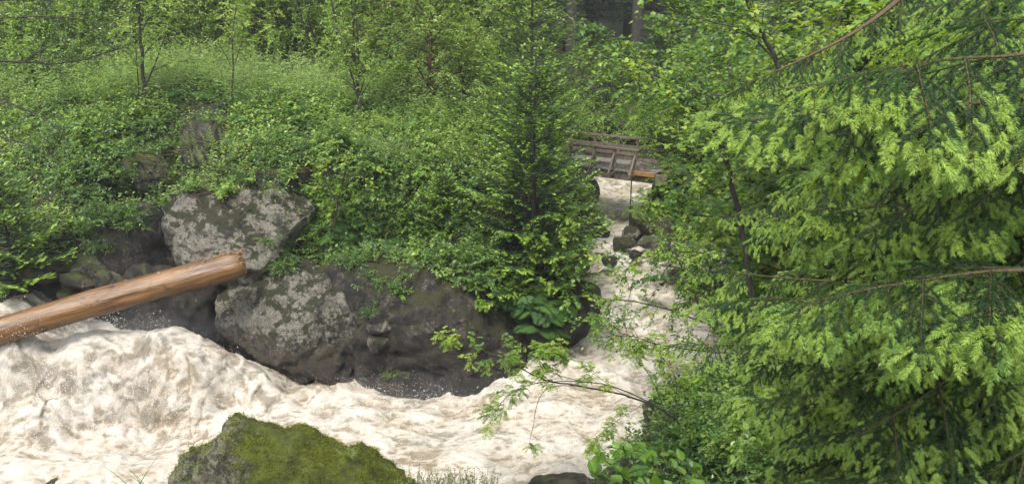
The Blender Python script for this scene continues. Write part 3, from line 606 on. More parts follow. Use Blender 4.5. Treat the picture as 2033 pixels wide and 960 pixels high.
def leaf_twig(L, P, r_, n, size, base=.15, side=.9, tone=.5, droop=-.25):
    """leaves set alternately along a twig"""
    t = np.linspace(base, 1, n); p, d = along(P, t)
    s = nrm(np.cross(d, [0, 0, 1.]) + 1e-6) * np.where(np.arange(n) % 2, 1, -1)[:, None]
    dd = d * .55 + s * side * (1 - .6 * (t > .97))[:, None] + np.array([0, 0, droop]) + r_.normal(size=(n, 3)) * .28
    L.add(p, dd, size * r_.uniform(.6, 1.15, n), tone + r_.normal(size=n) * .12)
def pinnate(L, P, r_, n, size, tone=.5):
    """rowan-like compound leaves: a row of paired leaflets each"""
    t = np.linspace(.25, 1, n); p, d = along(P, t)
    for q in range(n):
        s = nrm(np.cross(d[q], [0, 0, 1.]) + 1e-6) * (1 if q % 2 else -1)
        dr = nrm(d[q] * .6 + s * .8 + np.array([0, 0, -.15]) + r_.normal(size=3) * .3); l = size * r_.uniform(.75, 1.2)
        sd = nrm(np.cross(dr, [0, 0, 1.])); k = 6; u = np.linspace(.2, .95, k)
        c = p[q] + dr * (u * l)[:, None] + np.array([0, 0, -1.]) * (u ** 2 * l * .25)[:, None]
        for sg in (-1, 1):
            L.add(c, np.tile(dr * .45 + sd * sg, (k, 1)) + r_.normal(size=(k, 3)) * .12, np.full(k, l * .36) * r_.uniform(.8, 1.1, k), tone + r_.normal(size=k) * .08)
        L.add(c[-1:], dr[None], np.array([l * .33]), np.array([tone]))
TM = {'leaf': LEAF, 'ovate': OVATE, 'lance': LANCE, 'maple': MAPLE}
def tree_meshes(name, seed, H, cr, tr, base=.25, limbs=22, twigs=6, nleaf=9, lsize=.07, tmpl='leaf', comp=False, lm='light', bark='bark', prof='oval', stems=1, lean=0., elev=(.25, .8), tone=(.3, .75), flat=.4, droop=-.25):
    r_ = np.random.default_rng(seed); W = Buf(); L = Leaves()
    for s_ in range(stems):
        off = r_.normal(size=3) * .12 * (stems > 1); off[2] = 0
        T = curve(off, (lean + r_.normal() * .07 * stems, r_.normal() * .05, 1), H * r_.uniform(.85, 1) if s_ else H, r_, 12, (0, 0, .15), .13)
        W.add(*tube(T, np.linspace(tr, tr * .12, 12), 7))
        nl = limbs // stems
        for q in range(nl):
            t = base + (1 - base) * (q + r_.random() * .6) / nl; t = min(t, .985); p, d = along(T, [t]); u = (t - base) / (1 - base)
            f = {'oval': math.sin(math.pi * min(1, .18 + u * .82)) ** .7, 'cone': (1 - u) * .95 + .12, 'top': .35 + u * .65 if u < .8 else 1.0, 'col': .7 if u < .85 else .45}[prof]
            az = q * 2.4 + r_.normal() * .4; el = r_.uniform(*elev) + u * .35; ln = cr * f * r_.uniform(.7, 1.15)
            Bc = curve(p[0], (math.cos(az) * math.cos(el), math.sin(az) * math.cos(el), math.sin(el)), ln, r_, 6, (0, 0, -.1 + droop * .6), .25)
            W.add(*tube(Bc, np.linspace(max(.006, tr * (1 - t) * .55 + .006), .004, 6), 4, False))
            tn0 = r_.uniform(*tone)
            for w_ in range(twigs):
                tt = r_.uniform(.25, 1); pp, dd = along(Bc, [tt]); rd = nrm(dd[0] * .8 + r_.normal(size=3) * .7 + np.array([0, 0, .1]))
                tl = ln * r_.uniform(.22, .42) + .12; Tw = curve(pp[0], rd, tl, r_, 4, (0, 0, droop), .2)
                if w_ % 2 == 0: W.add(*tube(Tw, [.005, .004, .003, .002], 3, False))
                tn = tn0 + r_.normal() * .1 + .15 * (Tw[-1][2] - p[0][2]) / max(.5, ln)
                if comp: pinnate(L, Tw, r_, max(3, nleaf // 3), lsize * 2.6, tn)
                else: leaf_twig(L, Tw, r_, nleaf, lsize, tone=tn, droop=droop)
            leaf_twig(L, Bc, r_, 5, lsize, base=.6, tone=tn0)
    V, Tt, rr = L.build(TM[tmpl], r_, flat); C = Buf(); C.add(V, Tt, 0, rr)
    return W.mesh(name + '_trunk', M[bark], True), C.mesh(name + '_crown', M[lm])
def put_tree(name, meshes, loc, rz, sc, label, cat='tree', group=None, sz=None):
    t = empty(name, loc, label, cat, group); t.rotation_euler = (0, 0, rz); t.scale = (sc, sc, sz or sc)
    ob('trunk', meshes[0], t); ob('crown', meshes[1], t); return t
# -------- spruces seen from afar
def spruce_meshes(name, seed, H, rad, tr, base=.04, step=.22, per=7, tuft=.075, dens=1., nm='nd_mid', droop=.35, tips=.9, tone=.25, twigl=.34, wid=1., fill=1., nt=1., pw=.85):
    r_ = np.random.default_rng(seed); W = Buf(); L = Leaves()
    T = curve((0, 0, 0), (0, 0, 1), H, r_, 14, (0, 0, .1), .03); W.add(*tube(T, np.linspace(tr, .012, 14), 7))
    z = H * base; pos = []; dr = []; sz = []; tn = []
    while z < H * .99:
        u = z / H; rr = rad * (1 - u) ** pw + .08; nb = max(3, int(per * (1 if u < .85 else .7)))
        a0 = r_.random() * 6.28
        for q in range(nb):
            az = a0 + q * 6.283 / nb + r_.normal() * .2; l = rr * r_.uniform(.7, 1.08) * fill
            el = .12 - droop * (1 - u) + r_.normal() * .05 + u * .45
            p, _ = along(T, [u]); B_ = curve(p[0] + [0, 0, r_.normal() * .06], (math.cos(az) * math.cos(el), math.sin(az) * math.cos(el), math.sin(el)), l, r_, 6, (0, 0, .35), .08)
            W.add(*tube(B_, np.linspace(max(.008, .022 * (1 - u)), .003, 6), 4, False))
            n = max(3, int(l / .085 * dens)); ts = np.linspace(.2, 1, n)
            pp, dd = along(B_, ts); bt = r_.normal() * .12
            for k in range(n):
                sd = nrm(np.cross(dd[k], [0, 0, 1.])) * (1 if k % 2 else -1); tl = twigl * (l ** .5) * (1.05 - ts[k] * .72) * r_.uniform(.7, 1.2)
                d2 = nrm(dd[k] * .75 + sd * .75 + np.array([0, 0, -.18]) + r_.normal(size=3) * .1)
                m_ = max(2, int(tl / (tuft * .36) * nt)); v = np.linspace(.08, 1, m_)[:, None]
                c = pp[k] + d2 * v * tl + np.array([0, 0, -.12]) * tl * v ** 2
                s2 = np.cross(d2, [0, 0, 1.]) * np.where(np.arange(m_) % 2, 1, -1)[:, None]
                pos.append(c); dr.append(d2 + s2 * .75 * (1 - v * .6) + r_.normal(size=(m_, 3)) * .22 + np.array([0, 0, .1])); sz.append(tuft * r_.uniform(.7, 1.2, m_))
                tn.append(tone + bt + tips * np.clip(v[:, 0] - .42, 0, 1) * min(1, ts[k] * 1.4) + r_.normal(size=m_) * .06)
        z += step * (1 - .35 * u) * r_.uniform(.8, 1.2)
    L.p = pos; L.d = dr; L.s = sz; L.r = tn
    V, Tt, rr = L.build((TUFT[0] * np.array([wid, 1, 1]), TUFT[1]), r_, .28); C = Buf(); C.add(V, Tt, 0, rr)
    return W.mesh(name + '_trunk', M['bark'], True), C.mesh(name + '_crown', M[nm])
# -------- small plants (one mesh each)
def shrub_mesh(name, seed, h=.8, r=.6, stems=16, nleaf=26, size=.075, tmpl='leaf', lm='bramble', tone=(.25, .75), arch=-.9, flat=.4):
    r_ = np.random.default_rng(seed); W = Buf(); L = Leaves()
    for q in range(stems):
        az = r_.uniform(0, 6.28); el = r_.uniform(.5, 1.4); l = h * r_.uniform(.7, 1.35)
        P = curve(r_.normal(size=3) * np.array([r * .35, r * .35, 0]), (math.cos(az) * math.cos(el), math.sin(az) * math.cos(el), math.sin(el)), l, r_, 6, (0, 0, arch), .3)
        W.add(*tube(P, np.linspace(.008, .003, 6), 3, False), 0, .3); leaf_twig(L, P, r_, nleaf // 2, size, base=.2, tone=r_.uniform(*tone))
        for _ in range(2):
            pp, dd = along(P, [r_.uniform(.4, .9)]); Q = curve(pp[0], dd[0] + r_.normal(size=3) * .6, l * .4, r_, 4, (0, 0, -.4), .2)
            leaf_twig(L, Q, r_, nleaf // 4, size, tone=r_.uniform(*tone))
    V, T, rr = L.build(TM[tmpl], r_, flat); W.add(V, T, 1, rr)
    return W.mesh(name, [M['stem'], M[lm]])
def fern_mesh(seed, L_=.95, n=12):
    r_ = np.random.default_rng(seed); W = Buf(); L = Leaves()
    for q in range(n):
        az = q * 6.283 / n + r_.normal() * .3; el = r_.uniform(.7, 1.15); l = L_ * r_.uniform(.75, 1.15)
        P = curve((0, 0, 0), (math.cos(az) * math.cos(el), math.sin(az) * math.cos(el), math.sin(el)), l, r_, 10, (math.cos(az) * .5, math.sin(az) * .5, -1.5), .06)
        W.add(*tube(P, np.linspace(.006, .0015, 10), 3, False), 0, .4); k = 26; t = np.linspace(.14, .99, k); p, d = along(P, t)
        s = nrm(np.cross(d, [0, 0, 1.])); w_ = l * .26 * np.sin(np.pi * np.clip(t * .9 + .1, 0, 1)) ** .6 + .012; tn = r_.uniform(.2, .8)
        for sg in (-1, 1): L.add(p, s * sg + d * .35 + r_.normal(size=(k, 3)) * .05 + [0, 0, -.1], w_, tn + r_.normal(size=k) * .07)
    V, T, rr = L.build((LANCE[0] * np.array([1.2, 1, 1]), LANCE[1]), r_, .1); W.add(V, T, 1, rr)
    return W.mesh('fern', [M['stem'], M['fern']])
def herb_mesh(seed, H=1.0, n=4, size=.10, nl=44, lm='herb', tmpl='lance', spread=.12, lean=0.):
    r_ = np.random.default_rng(seed); W = Buf(); L = Leaves()
    for q in range(n):
        l = H * r_.uniform(.6, 1.1); P = curve(r_.normal(size=3) * [spread, spread, 0], (r_.normal() * .18 + lean, r_.normal() * .18, 1), l, r_, 8, (lean, 0, -.25), .12)
        W.add(*tube(P, np.linspace(.006, .002, 8), 3, False), 0, .4); t = np.linspace(.12, 1, nl); p, d = along(P, t); a = np.arange(nl) * 2.4
        o_ = np.stack([np.cos(a), np.sin(a), .35 + .5 * t], -1); L.add(p, o_ + r_.normal(size=(nl, 3)) * .15, size * (1.1 - .7 * t ** 3) * r_.uniform(.8, 1.1, nl), r_.uniform(.3, .7) + .25 * t + r_.normal(size=nl) * .08)
    V, T, rr = L.build(TM[tmpl], r_, .25); W.add(V, T, 1, rr)
    return W.mesh('herb', [M['stem'], M[lm]])
def grass_mesh(seed, H=.5, n=70, w_=.006, spread=.15):
    r_ = np.random.default_rng(seed); W = Buf()
    for q in range(n):
        az = r_.uniform(0, 6.28); P = curve(r_.normal(size=3) * [spread, spread, 0], (math.cos(az) * .35, math.sin(az) * .35, 1), H * r_.uniform(.5, 1.2), r_, 5, (math.cos(az) * .9, math.sin(az) * .9, -.8), .1)
        s = np.array([-math.sin(az), math.cos(az), 0]); ww = w_ * np.array([1, .9, .75, .45, .05])[:, None]
        V = np.concatenate([P - s * ww, P + s * ww]); T = []
        for i in range(4): T += [(i, i + 5, i + 6), (i, i + 6, i + 1)]
        W.add(V, T, 0, r_.uniform(.1, .9))
    return W.mesh('grass_tuft', [M['grass']])
PR = {}
for i in range(4): PR['bramble', i] = shrub_mesh('bramble_bush', 400 + i, .8, .65, 20, 32, .115, tmpl='leaf')
for i in range(3): PR['lightshrub', i] = shrub_mesh('leafy_shrub', 410 + i, 1.15, .65, 24, 36, .10, lm='light', arch=-.5)
for i in range(3): PR['mapleshrub', i] = shrub_mesh('lobed_leaf_shrub', 420 + i, .9, .6, 17, 22, .14, tmpl='maple', lm='maple', arch=-.8, flat=.3)
for i in range(3): PR['bigleaf', i] = shrub_mesh('broad_leaf_shrub', 425 + i, .8, .6, 14, 16, .23, tmpl='ovate', lm='light', arch=-.7, flat=.3, tone=(.3, .8))
for i in range(3): PR['fern', i] = fern_mesh(430 + i)
for i in range(3): PR['herb', i] = herb_mesh(440 + i, 1.1, 5, .14)
for i in range(2): PR['tallherb', i] = herb_mesh(444 + i, 1.5, 10, .18, 40, spread=.3)
for i in range(2): PR['grass', i] = grass_mesh(450 + i)
CAT = {'bramble': ('bramble_bush', 'bush'), 'lightshrub': ('leafy_shrub', 'shrub'), 'mapleshrub': ('lobed_leaf_shrub', 'shrub'), 'fern': ('fern', 'fern'), 'bigleaf': ('broad_leaf_shrub', 'shrub'), 'herb': ('herb_plant', 'plant'), 'tallherb': ('tall_herb', 'plant'), 'grass': ('grass_tuft', 'grass')}
DESC = {'bigleaf': 'broad-leaved pale shrub', 'bramble': 'dark green bramble bush', 'lightshrub': 'light green small-leaved shrub', 'mapleshrub': 'shrub with lobed maple-like leaves', 'fern': 'green fern with arching fronds', 'herb': 'narrow-leaved upright herb', 'tallherb': 'clump of tall narrow-leaved herbs', 'grass': 'tuft of long grass'}
PL = {'bigleaf': 'broad-leaved pale shrubs', 'bramble': 'dark green bramble bushes', 'lightshrub': 'light green small-leaved shrubs', 'mapleshrub': 'maple-like shrubs', 'fern': 'ferns', 'herb': 'narrow-leaved herbs', 'tallherb': 'tall narrow-leaved herbs', 'grass': 'grass tufts'}
def where(px, py):
    if px > 1640: return 'under the near spruce at right'
    if px > 1450 and py > 700: return 'deep under the lower branches of the near spruce'
    if px > 1250 and py > 860: return 'at the bottom edge beside the broad-leaved plant'
    if px > 1250 and py > 700: return 'on the near shore below the near spruce'
    if px > 1190 and py > 380: return 'on the far right shore by the rapids'
    if px > 1190: return 'beside the footbridge'
    if px > 960: return 'under the young spruce' if py < 420 else 'on the overhanging rock at the river bend'
    if py > 520: return 'growing from the dark rock wall'
    if px > 600 and py > 290: return 'on the ledge between the boulders and the young spruce'
    if px > 600: return 'on the slope left of the young spruce'
    if py > 430: return 'low on the left bank near the log'
    if px < 120 and py > 300: return 'at the left edge beside the bushy bright spruce'
    if px < 130 and py > 220: return 'at the left edge under the dark overhanging limbs'
    if px < 330 and 220 < py < 290: return 'on the dark left slope just below the forked sapling'
    if px > 330: return 'around the brown earthy boulder above the pale boulder' if py > 210 else 'in the meadow behind the thin saplings'
    return 'on the dark left slope above the wet rocks' if py > 220 else 'on the bright slope at upper left'
_rp = random.Random(12)
def plant(kind, px, py, sc=1., label=None, Y=None, rz=None, sink=.04, tilt=0., loc=None, grp=True):
    if loc is None: loc = ground_at(px, py, Y)
    if loc is None: return
    if float(water_h(loc.x, loc.y)[0]) > loc.z - .08: return
    ks = [k for k in PR if k[0] == kind]; me = PR[_rp.choice(ks)]
    nm_, cat = CAT[kind]; o = ob(nm_, me, None, loc - Vector((0, 0, sink)))
    o.rotation_euler = (tilt + _rp.uniform(-.15, .15), _rp.uniform(-.15, .15), _rp.uniform(0, 6.28) if rz is None else rz); s = sc * _rp.uniform(.85, 1.15); o.scale = (s, s, s * _rp.uniform(.85, 1.15))
    wr = where(px, py)
    tag(o, label or DESC[kind] + ' ' + wr, cat, None if label else PL[kind] + ' ' + wr)
    return o
def scatter(kind, poly, n, sc=1., **k):
    xs_ = [p[0] for p in poly]; ys_ = [p[1] for p in poly]; c = 0; tries = 0
    while c < n and tries < n * 20:
        tries += 1; x = _rp.uniform(min(xs_), max(xs_)); y = _rp.uniform(min(ys_), max(ys_)); ins = False
        for i in range(len(poly)):
            (x1, y1), (x2, y2) = poly[i], poly[i - 1]
            if (y1 > y) != (y2 > y) and x < (x2 - x1) * (y - y1) / (y2 - y1) + x1: ins = not ins
        if ins: plant(kind, x, y, sc, **k); c += 1
# -------- ground cover: uncountable small sprigs
def cover(name, label, x0, x1, y0, y1, n, tmpl, lm, size, h, nl, seed, dens, tone, cat='undergrowth', flat=.4, zs=1.):
    r_ = np.random.default_rng(seed); X = r_.uniform(x0, x1, n); Y = r_.uniform(y0, y1, n)
    P0 = np.stack([X, Y, 0 * X], -1); pn = fbm(P0 * .55, 3, seed + 2); keep = (pn > dens) & (ter_h(X, Y) > water_h(X, Y) + .2) & ~((X > 3.6) & (X < 9.5) & (Y > 28.5) & (Y < 40)) ; X = X[keep]; Y = Y[keep]; pn = pn[keep]
    pos = []; tn = []; nv = []
    for x, y, q in zip(X, Y, pn):
        hc = drop(x, y)
        if hc[0] is None: continue
        bi = SURF_ID[int(np.searchsorted(_fb, hc[2], side='right'))]
        if bi and r_.random() > BO[bi - 1][1]: continue
        if hc[1].z < .3 or (hc[0].z < .3 and y > 14): continue
        pos.append(hc[0][:]); tn.append(q); nv.append(hc[1][:])
    pos = np.array(pos); m_ = len(pos); L = Leaves(); nv = np.array(nv)
    az = r_.uniform(0, 6.28, m_); st = nrm(np.stack([np.cos(az) * .5, np.sin(az) * .5, np.ones(m_)], -1) + nv * .3); hh = h * r_.uniform(.5, 1.4, m_) * zs
    btn = r_.uniform(*tone, m_) + np.array(tn) * .25
    for k in range(nl):
        f = (k + 1) / nl; p = pos + st * (hh * f)[:, None] + r_.normal(size=(m_, 3)) * size * .8 * np.array([1, 1, .3])
        a = az + k * 2.4; d = np.stack([np.cos(a), np.sin(a), .1 + .3 * f + 0 * a], -1) + r_.normal(size=(m_, 3)) * .25
        L.add(p, d, size * r_.uniform(.6, 1.2, m_), btn + f * .15 + r_.normal(size=m_) * .1)
    V, T, rr = L.build(TM[tmpl], r_, flat); C = Buf(); C.add(V, T, 0, rr)
    o = ob(name, C.mesh(name, [M[lm]])); return tag(o, label, cat, kind='stuff')
cover('undergrowth', 'low dark green bramble leaves covering the left bank slope', -18, 6, 21, 33, 8500, 'leaf', 'bramble', .125, .38, 12, 1, -.15, (.1, .85))
cover('bright_undergrowth', 'bright green small leaves covering the upper left bank', -20, 8, 23, 38, 8500, 'leaf', 'light', .12, .50, 12, 2, -.02, (.35, .95))
cover('meadow_herbs', 'dense pale green willowherb meadow behind the saplings', -22, 4, 28, 46, 5200, 'lance', 'herb', .19, 1.2, 20, 3, -.5, (.25, 1.0), flat=.3)
cover('dead_leaf_litter', 'brown dead leaves and twigs lying on the slope', -18, 6, 21, 31, 7000, 'leaf', 'dry', .07, .03, 4, 4, -.6, (.1, .8), 'leaf litter', flat=.3)
cover('shore_undergrowth', 'leafy undergrowth covering the right bank behind the near spruce', 1.2, 20, 8, 40, 11000, 'leaf', 'bramble', .12, .45, 10, 5, -.8, (.2, .8))
cover('grass_cover', 'thin grass between the bushes on the left bank', -18, 5, 21, 34, 5000, 'lance', 'grass', .22, .12, 5, 6, .0, (.2, .8), 'grass', flat=.9)
#@@PART3
# ------------------------------------------------------------------ trees on the left bank
def smooth(P, it=2):
    P = np.array(P, float)
    for _ in range(it):
        Q = [P[0]]
        for a, b in zip(P[:-1], P[1:]): Q += [a * .75 + b * .25, a * .25 + b * .75]
        P = np.array(Q + [P[-1]])
    return P
def guide_tree(name, label, cat, guides, base, seed, size=.09, tmpl='leaf', lm='light', bark='bark', comp=False, flat=.35, nleaf=8, parts=('trunk', 'crown'), tone=(.3, .8), group=None, droop=-.2, updir=.15):
    """guides: (points [(px,py,Y)], r0, r1, twigs, twig length, start fraction)"""
    r_ = np.random.default_rng(seed); W = Buf(); L = Leaves(); base = np.array(base)
    for pts, r0, r1, nt, tl, t0 in guides:
        P = smooth([np.array(at(*p)) for p in pts]) - base; P[1:-1] += r_.normal(size=(len(P) - 2, 3)) * r0 * .25
        W.add(*tube(P, np.linspace(r0, r1, len(P)), 7))
        for q in range(nt):
            t = t0 + (1 - t0) * (q + r_.random()) / nt; p, d = along(P, [min(t, .99)])
            sd = nrm(r_.normal(size=3) + np.array([0, 0, updir])); dd = nrm(d[0] * .7 + sd * .9); l = tl * r_.uniform(.5, 1.2)
            Tw = curve(p[0], dd, l, r_, 6, (0, 0, droop), .35); W.add(*tube(Tw, np.linspace(max(.004, min(r0 * .3, .012)), .003, 6), 4, False)); tn = r_.uniform(*tone)
            (pinnate if comp else leaf_twig)(L, Tw, r_, nleaf, size * (2.4 if comp else 1), tone=tn)
            for _ in range(3):
                p2, d2 = along(Tw, [r_.uniform(.2, .9)]); T2 = curve(p2[0], d2[0] + r_.normal(size=3) * .7, l * .5, r_, 4, (0, 0, droop), .3)
                W.add(*tube(T2, [.004, .003, .003, .002], 3, False))
                (pinnate if comp else leaf_twig)(L, T2, r_, max(3, nleaf * 2 // 3), size * (2.4 if comp else 1), tone=tn + r_.normal() * .08)
    V, T, rr = L.build(TM[tmpl], r_, flat); C = Buf(); C.add(V, T, 0, rr)
    t = empty(name, Vector(base), label, cat, group)
    ob(parts[0], W.mesh(name + '_wood', M[bark], True), t); ob(parts[1], C.mesh(name + '_leaves', M[lm]), t); return t
G = lambda px, py, Y=None: ground_at(px, py, Y)
# dark-stemmed forked sapling
b0 = G(284, 216, 28.4)
guide_tree('sapling', 'dark forked sapling with thin light foliage at upper left, behind the brown rocks', 'tree', [
    ([(285, 222, 28.4), (284, 130, 28.4), (279, 60, 28.4), (270, -60, 28.4)], .075, .03, 20, 1.0, .35), ([(278, 215, 28.5), (271, 120, 28.5), (268, 40, 28.4)], .03, .012, 6, .6, .4),
    ([(288, 170, 28.4), (305, 135, 28.2), (322, 85, 28), (330, 68, 28)], .035, .012, 7, .8, .3), ([(303, 140, 28.2), (340, 125, 27.8), (385, 118, 27.4)], .02, .008, 7, .8, .2),
    ([(284, 110, 28.4), (305, 85, 28.2), (320, 72, 28)], .02, .01, 5, .7, .3), ([(282, 60, 28.4), (300, 30, 28.6), (340, -10, 28.8)], .03, .01, 8, .9, .3), ([(280, 60, 28.4), (240, 90, 28), (180, 118, 27.6)], .02, .01, 10, .9, .2)],
    b0, 501, .07, 'leaf', 'light', comp=True, nleaf=4, tone=(.35, .85))
guide_tree('sapling', 'thin rowan sapling standing on the brown root mound', 'tree', [
    ([(460, 190, 28.6), (463, 140, 28.6), (460, 60, 28.6), (470, 10, 28.6)], .04, .012, 12, .8, .3), ([(463, 140, 28.6), (448, 110, 28.4), (440, 95, 28.3)], .015, .008, 5, .6, .3), ([(464, 138, 28.6), (478, 90, 28.7), (485, 50, 28.7)], .015, .008, 6, .7, .3)],
    G(460, 190, 28.6), 502, .06, 'leaf', 'light', comp=True, nleaf=4, tone=(.4, .9))
# big trees by prototype
birch = [tree_meshes('birch', 520 + i, 7.5, 1.5, .05, .12, 66, 8, 13, .09, lm='light', prof='col', stems=3, elev=(.5, 1.0), tone=(.3, .8)) for i in range(2)]
willow = [tree_meshes('willow', 530 + i, 7.5, 2.1, .08, .06, 80, 10, 14, .10, lm='light', bark='bark_red', prof='cone', elev=(.2, .6), tone=(.15, .7), tmpl='lance' if i else 'leaf') for i in range(2)]
bushy = [tree_meshes('leaf_tree', 540 + i, 6.5, 2.6, .07, .02, 95, 13, 15, .16, lm=['light', 'maple', 'light'][i], prof='oval', elev=(.1, .8), tone=[(.5, 1.05), (.2, .7), (.4, .9)][i]) for i in range(3)]
maple = [tree_meshes('maple', 550 + i, 6.0, 2.3, .06, .04, 60, 9, 9, .16, tmpl='maple', lm='maple', prof='oval', elev=(.1, .7), tone=(.15, .8), flat=.3) for i in range(2)]
put_tree('birch_tree', birch[0], G(722, 240, 27.5), 0, .95, 'slender many-stemmed birch left of the reddish-trunked willow')
put_tree('willow_tree', willow[0], G(847, 214, 30), 1, 1.05, 'dense conical tree with a thin reddish trunk in the middle of the slope')
put_tree('birch_tree', birch[1], G(968, 240, 31), 2, 1.0, 'thin-stemmed feathery birch just left of the tall young spruce')
# two young spruces
sp_a = spruce_meshes('young_spruce', 601, 11.5, 2.9, .075, .05, .52, 8, .12, 1., tips=2.0, tone=.42, wid=1.3, nt=1.5, droop=.05, twigl=.44, pw=.62)
put_tree('young_spruce', sp_a, G(1050, 440, 27.0), 0, 1, 'tall slender young spruce with airy crown, standing behind the lower dense spruce', 'spruce')
sp_b = spruce_meshes('young_spruce', 602, 6.9, 2.6, .085, .01, .52, 9, .12, 1.15, tips=3.2, tone=.12, wid=1.6, nt=1.6, droop=.15, twigl=.44, pw=.62)
put_tree('young_spruce', sp_b, G(1058, 520, 22.7) - Vector((0, 0, .2)), 1.3, 1, 'dense dark young spruce with bright shoot tips in the centre above the river bend', 'spruce')
sp_c = spruce_meshes('small_spruce', 603, 3.1, 1.8, .045, .02, .26, 9, .13, 1.1, tips=3.0, tone=.38, wid=1.7, nt=1.5, droop=.0)
put_tree('small_spruce', sp_c, at(35, 560, 21.6), 0, 1.15, 'bushy bright young spruce at the left edge above the brown rocks', 'spruce')
put_tree('small_spruce', sp_c, G(880, 440, 23.6), 2.2, .72, 'small drooping spruce seedling on the ledge left of the dense young spruce', 'spruce')
# small maple sapling on the ledge
guide_tree('maple_sapling', 'small maple sapling with a dark bent stem on the ledge between the pale boulders', 'tree', [
    ([(664, 452, 22.2), (668, 405, 22.2), (678, 370, 22.2), (688, 330, 22.1)], .045, .014, 16, .55, .3), ([(668, 405, 22.2), (650, 365, 22.1), (630, 325, 22.1)], .02, .008, 11, .5, .3), ([(676, 375, 22.2), (705, 350, 22.0), (725, 330, 22)], .015, .007, 8, .45, .2)],
    G(664, 450), 505, .105, 'maple', 'maple', nleaf=7, tone=(.5, 1.0), flat=.25)
# hanging shrubs at the bend
guide_tree('overhanging_maple', 'leafy maple shrub hanging over the dark rock at the river bend, with yellowish leaves', 'shrub', [
    ([(1075, 560, 22.0), (1090, 500, 21.6), (1110, 450, 21.4), (1130, 430, 21.3)], .03, .01, 15, .7, .1), ([(1075, 560, 22), (1130, 520, 21.3), (1165, 500, 21)], .025, .008, 14, .7, .1), ([(1070, 570, 22), (1110, 575, 21), (1160, 590, 20.8)], .02, .008, 13, .6, .1),
    ([(1060, 560, 22), (1020, 580, 21), (970, 600, 20.6)], .02, .008, 14, .6, .1), ([(1050, 550, 22), (1000, 540, 21), (945, 565, 20.7)], .02, .008, 13, .6, .1), ([(1060, 540, 22), (1040, 500, 21.6), (1060, 470, 21.4)], .02, .008, 11, .6, .1)],
    at(1070, 570, 22.2), 506, .12, 'maple', 'maple', nleaf=8, tone=(.3, .95), flat=.35, parts=('stems', 'foliage'))
guide_tree('overhanging_shrub', 'round-leaved shrub hanging from the ledge above the dark rock wall', 'shrub', [
    ([(900, 470, 23), (880, 490, 22.0), (850, 520, 21.3)], .025, .008, 13, .6, .1), ([(900, 470, 23), (930, 500, 22), (950, 540, 21.4)], .02, .008, 13, .6, .1), ([(900, 460, 23), (960, 450, 22.4), (1000, 470, 22)], .02, .008, 12, .6, .1)],
    at(900, 470, 23.1), 507, .10, 'leaf', 'bramble', nleaf=9, tone=(.3, .9), flat=.35, parts=('stems', 'foliage'))
# ---- shrub plantings
scatter('bramble', [(0, 230), (240, 240), (330, 300), (260, 420), (170, 460), (0, 400)], 26, 1.0)
scatter('bramble', [(220, 200), (380, 220), (360, 340), (250, 330)], 9, .8)
scatter('bramble', [(450, 200), (680, 220), (760, 330), (560, 330), (450, 290)], 22, .8)
scatter('lightshrub', [(20, 130), (300, 130), (300, 200), (20, 240)], 12, 1.0)
scatter('tallherb', [(300, 110), (680, 100), (680, 200), (300, 200)], 34, 1.0)
scatter('lightshrub', [(460, 180), (900, 190), (940, 300), (700, 320), (560, 260)], 26, .75)
scatter('mapleshrub', [(560, 190), (740, 230), (740, 300), (560, 260)], 9, .8)
scatter('grass', [(850, 240), (960, 270), (960, 340), (820, 310)], 18, 1.3)
scatter('bramble', [(700, 300), (960, 340), (980, 470), (760, 470)], 20, .85)
scatter('mapleshrub', [(740, 320), (860, 360), (900, 500), (740, 430)], 12, .8)
scatter('lightshrub', [(620, 400), (800, 380), (900, 470), (680, 480)], 14, .7)
scatter('mapleshrub', [(610, 370), (750, 370), (780, 490), (640, 500)], 9, .85)
scatter('bigleaf', [(330, 355), (620, 350), (620, 385), (340, 390)], 7, .5)
scatter('grass', [(330, 340), (620, 330), (620, 385), (340, 385)], 14, .8)
scatter('bramble', [(560, 500), (760, 500), (760, 530), (600, 530)], 6, .5)
scatter('bigleaf', [(0, 240), (330, 230), (330, 330), (150, 420), (0, 350)], 16, .8)
scatter('bigleaf', [(440, 190), (930, 220), (960, 330), (560, 320)], 22, .7)
scatter('bigleaf', [(720, 330), (1000, 430), (1000, 560), (760, 500)], 16, .65)
scatter('bigleaf', [(1320, 780), (1560, 740), (1600, 940), (1400, 940)], 14, .6)
scatter('fern', [(330, 150), (900, 190), (900, 280), (400, 240)], 14, 1.1)
scatter('herb', [(690, 300), (900, 330), (900, 430), (700, 400)], 18, .95)
scatter('herb', [(330, 270), (470, 250), (480, 320), (360, 370)], 12, .8)
scatter('bramble', [(150, 380), (280, 330), (320, 380), (240, 470), (180, 470)], 10, .6)
scatter('bramble', [(520, 470), (640, 440), (660, 500), (560, 540)], 7, .5)
scatter('fern', [(640, 440), (800, 440), (800, 510), (650, 500)], 9, 1.0)
scatter('fern', [(1010, 590), (1110, 590), (1110, 680), (1010, 680)], 7, 1.0)
scatter('fern', [(90, 150), (200, 150), (200, 200), (90, 200)], 4, 1.2)
scatter('grass', [(70, 450), (230, 460), (230, 500), (70, 510)], 9, .8)
scatter('mapleshrub', [(980, 480), (1160, 480), (1160, 560), (980, 570)], 8, .7)
scatter('lightshrub', [(350, 60), (960, 60), (960, 140), (350, 130)], 44, 2.0)
scatter('lightshrub', [(0, 60), (350, 60), (350, 120), (0, 150)], 16, 2.0)
scatter('mapleshrub', [(640, 120), (960, 120), (960, 230), (760, 230)], 16, 1.3)
scatter('lightshrub', [(900, 200), (980, 240), (960, 330), (900, 330)], 8, .9)
scatter('bramble', [(720, 470), (1000, 500), (1000, 560), (740, 540)], 16, .8)
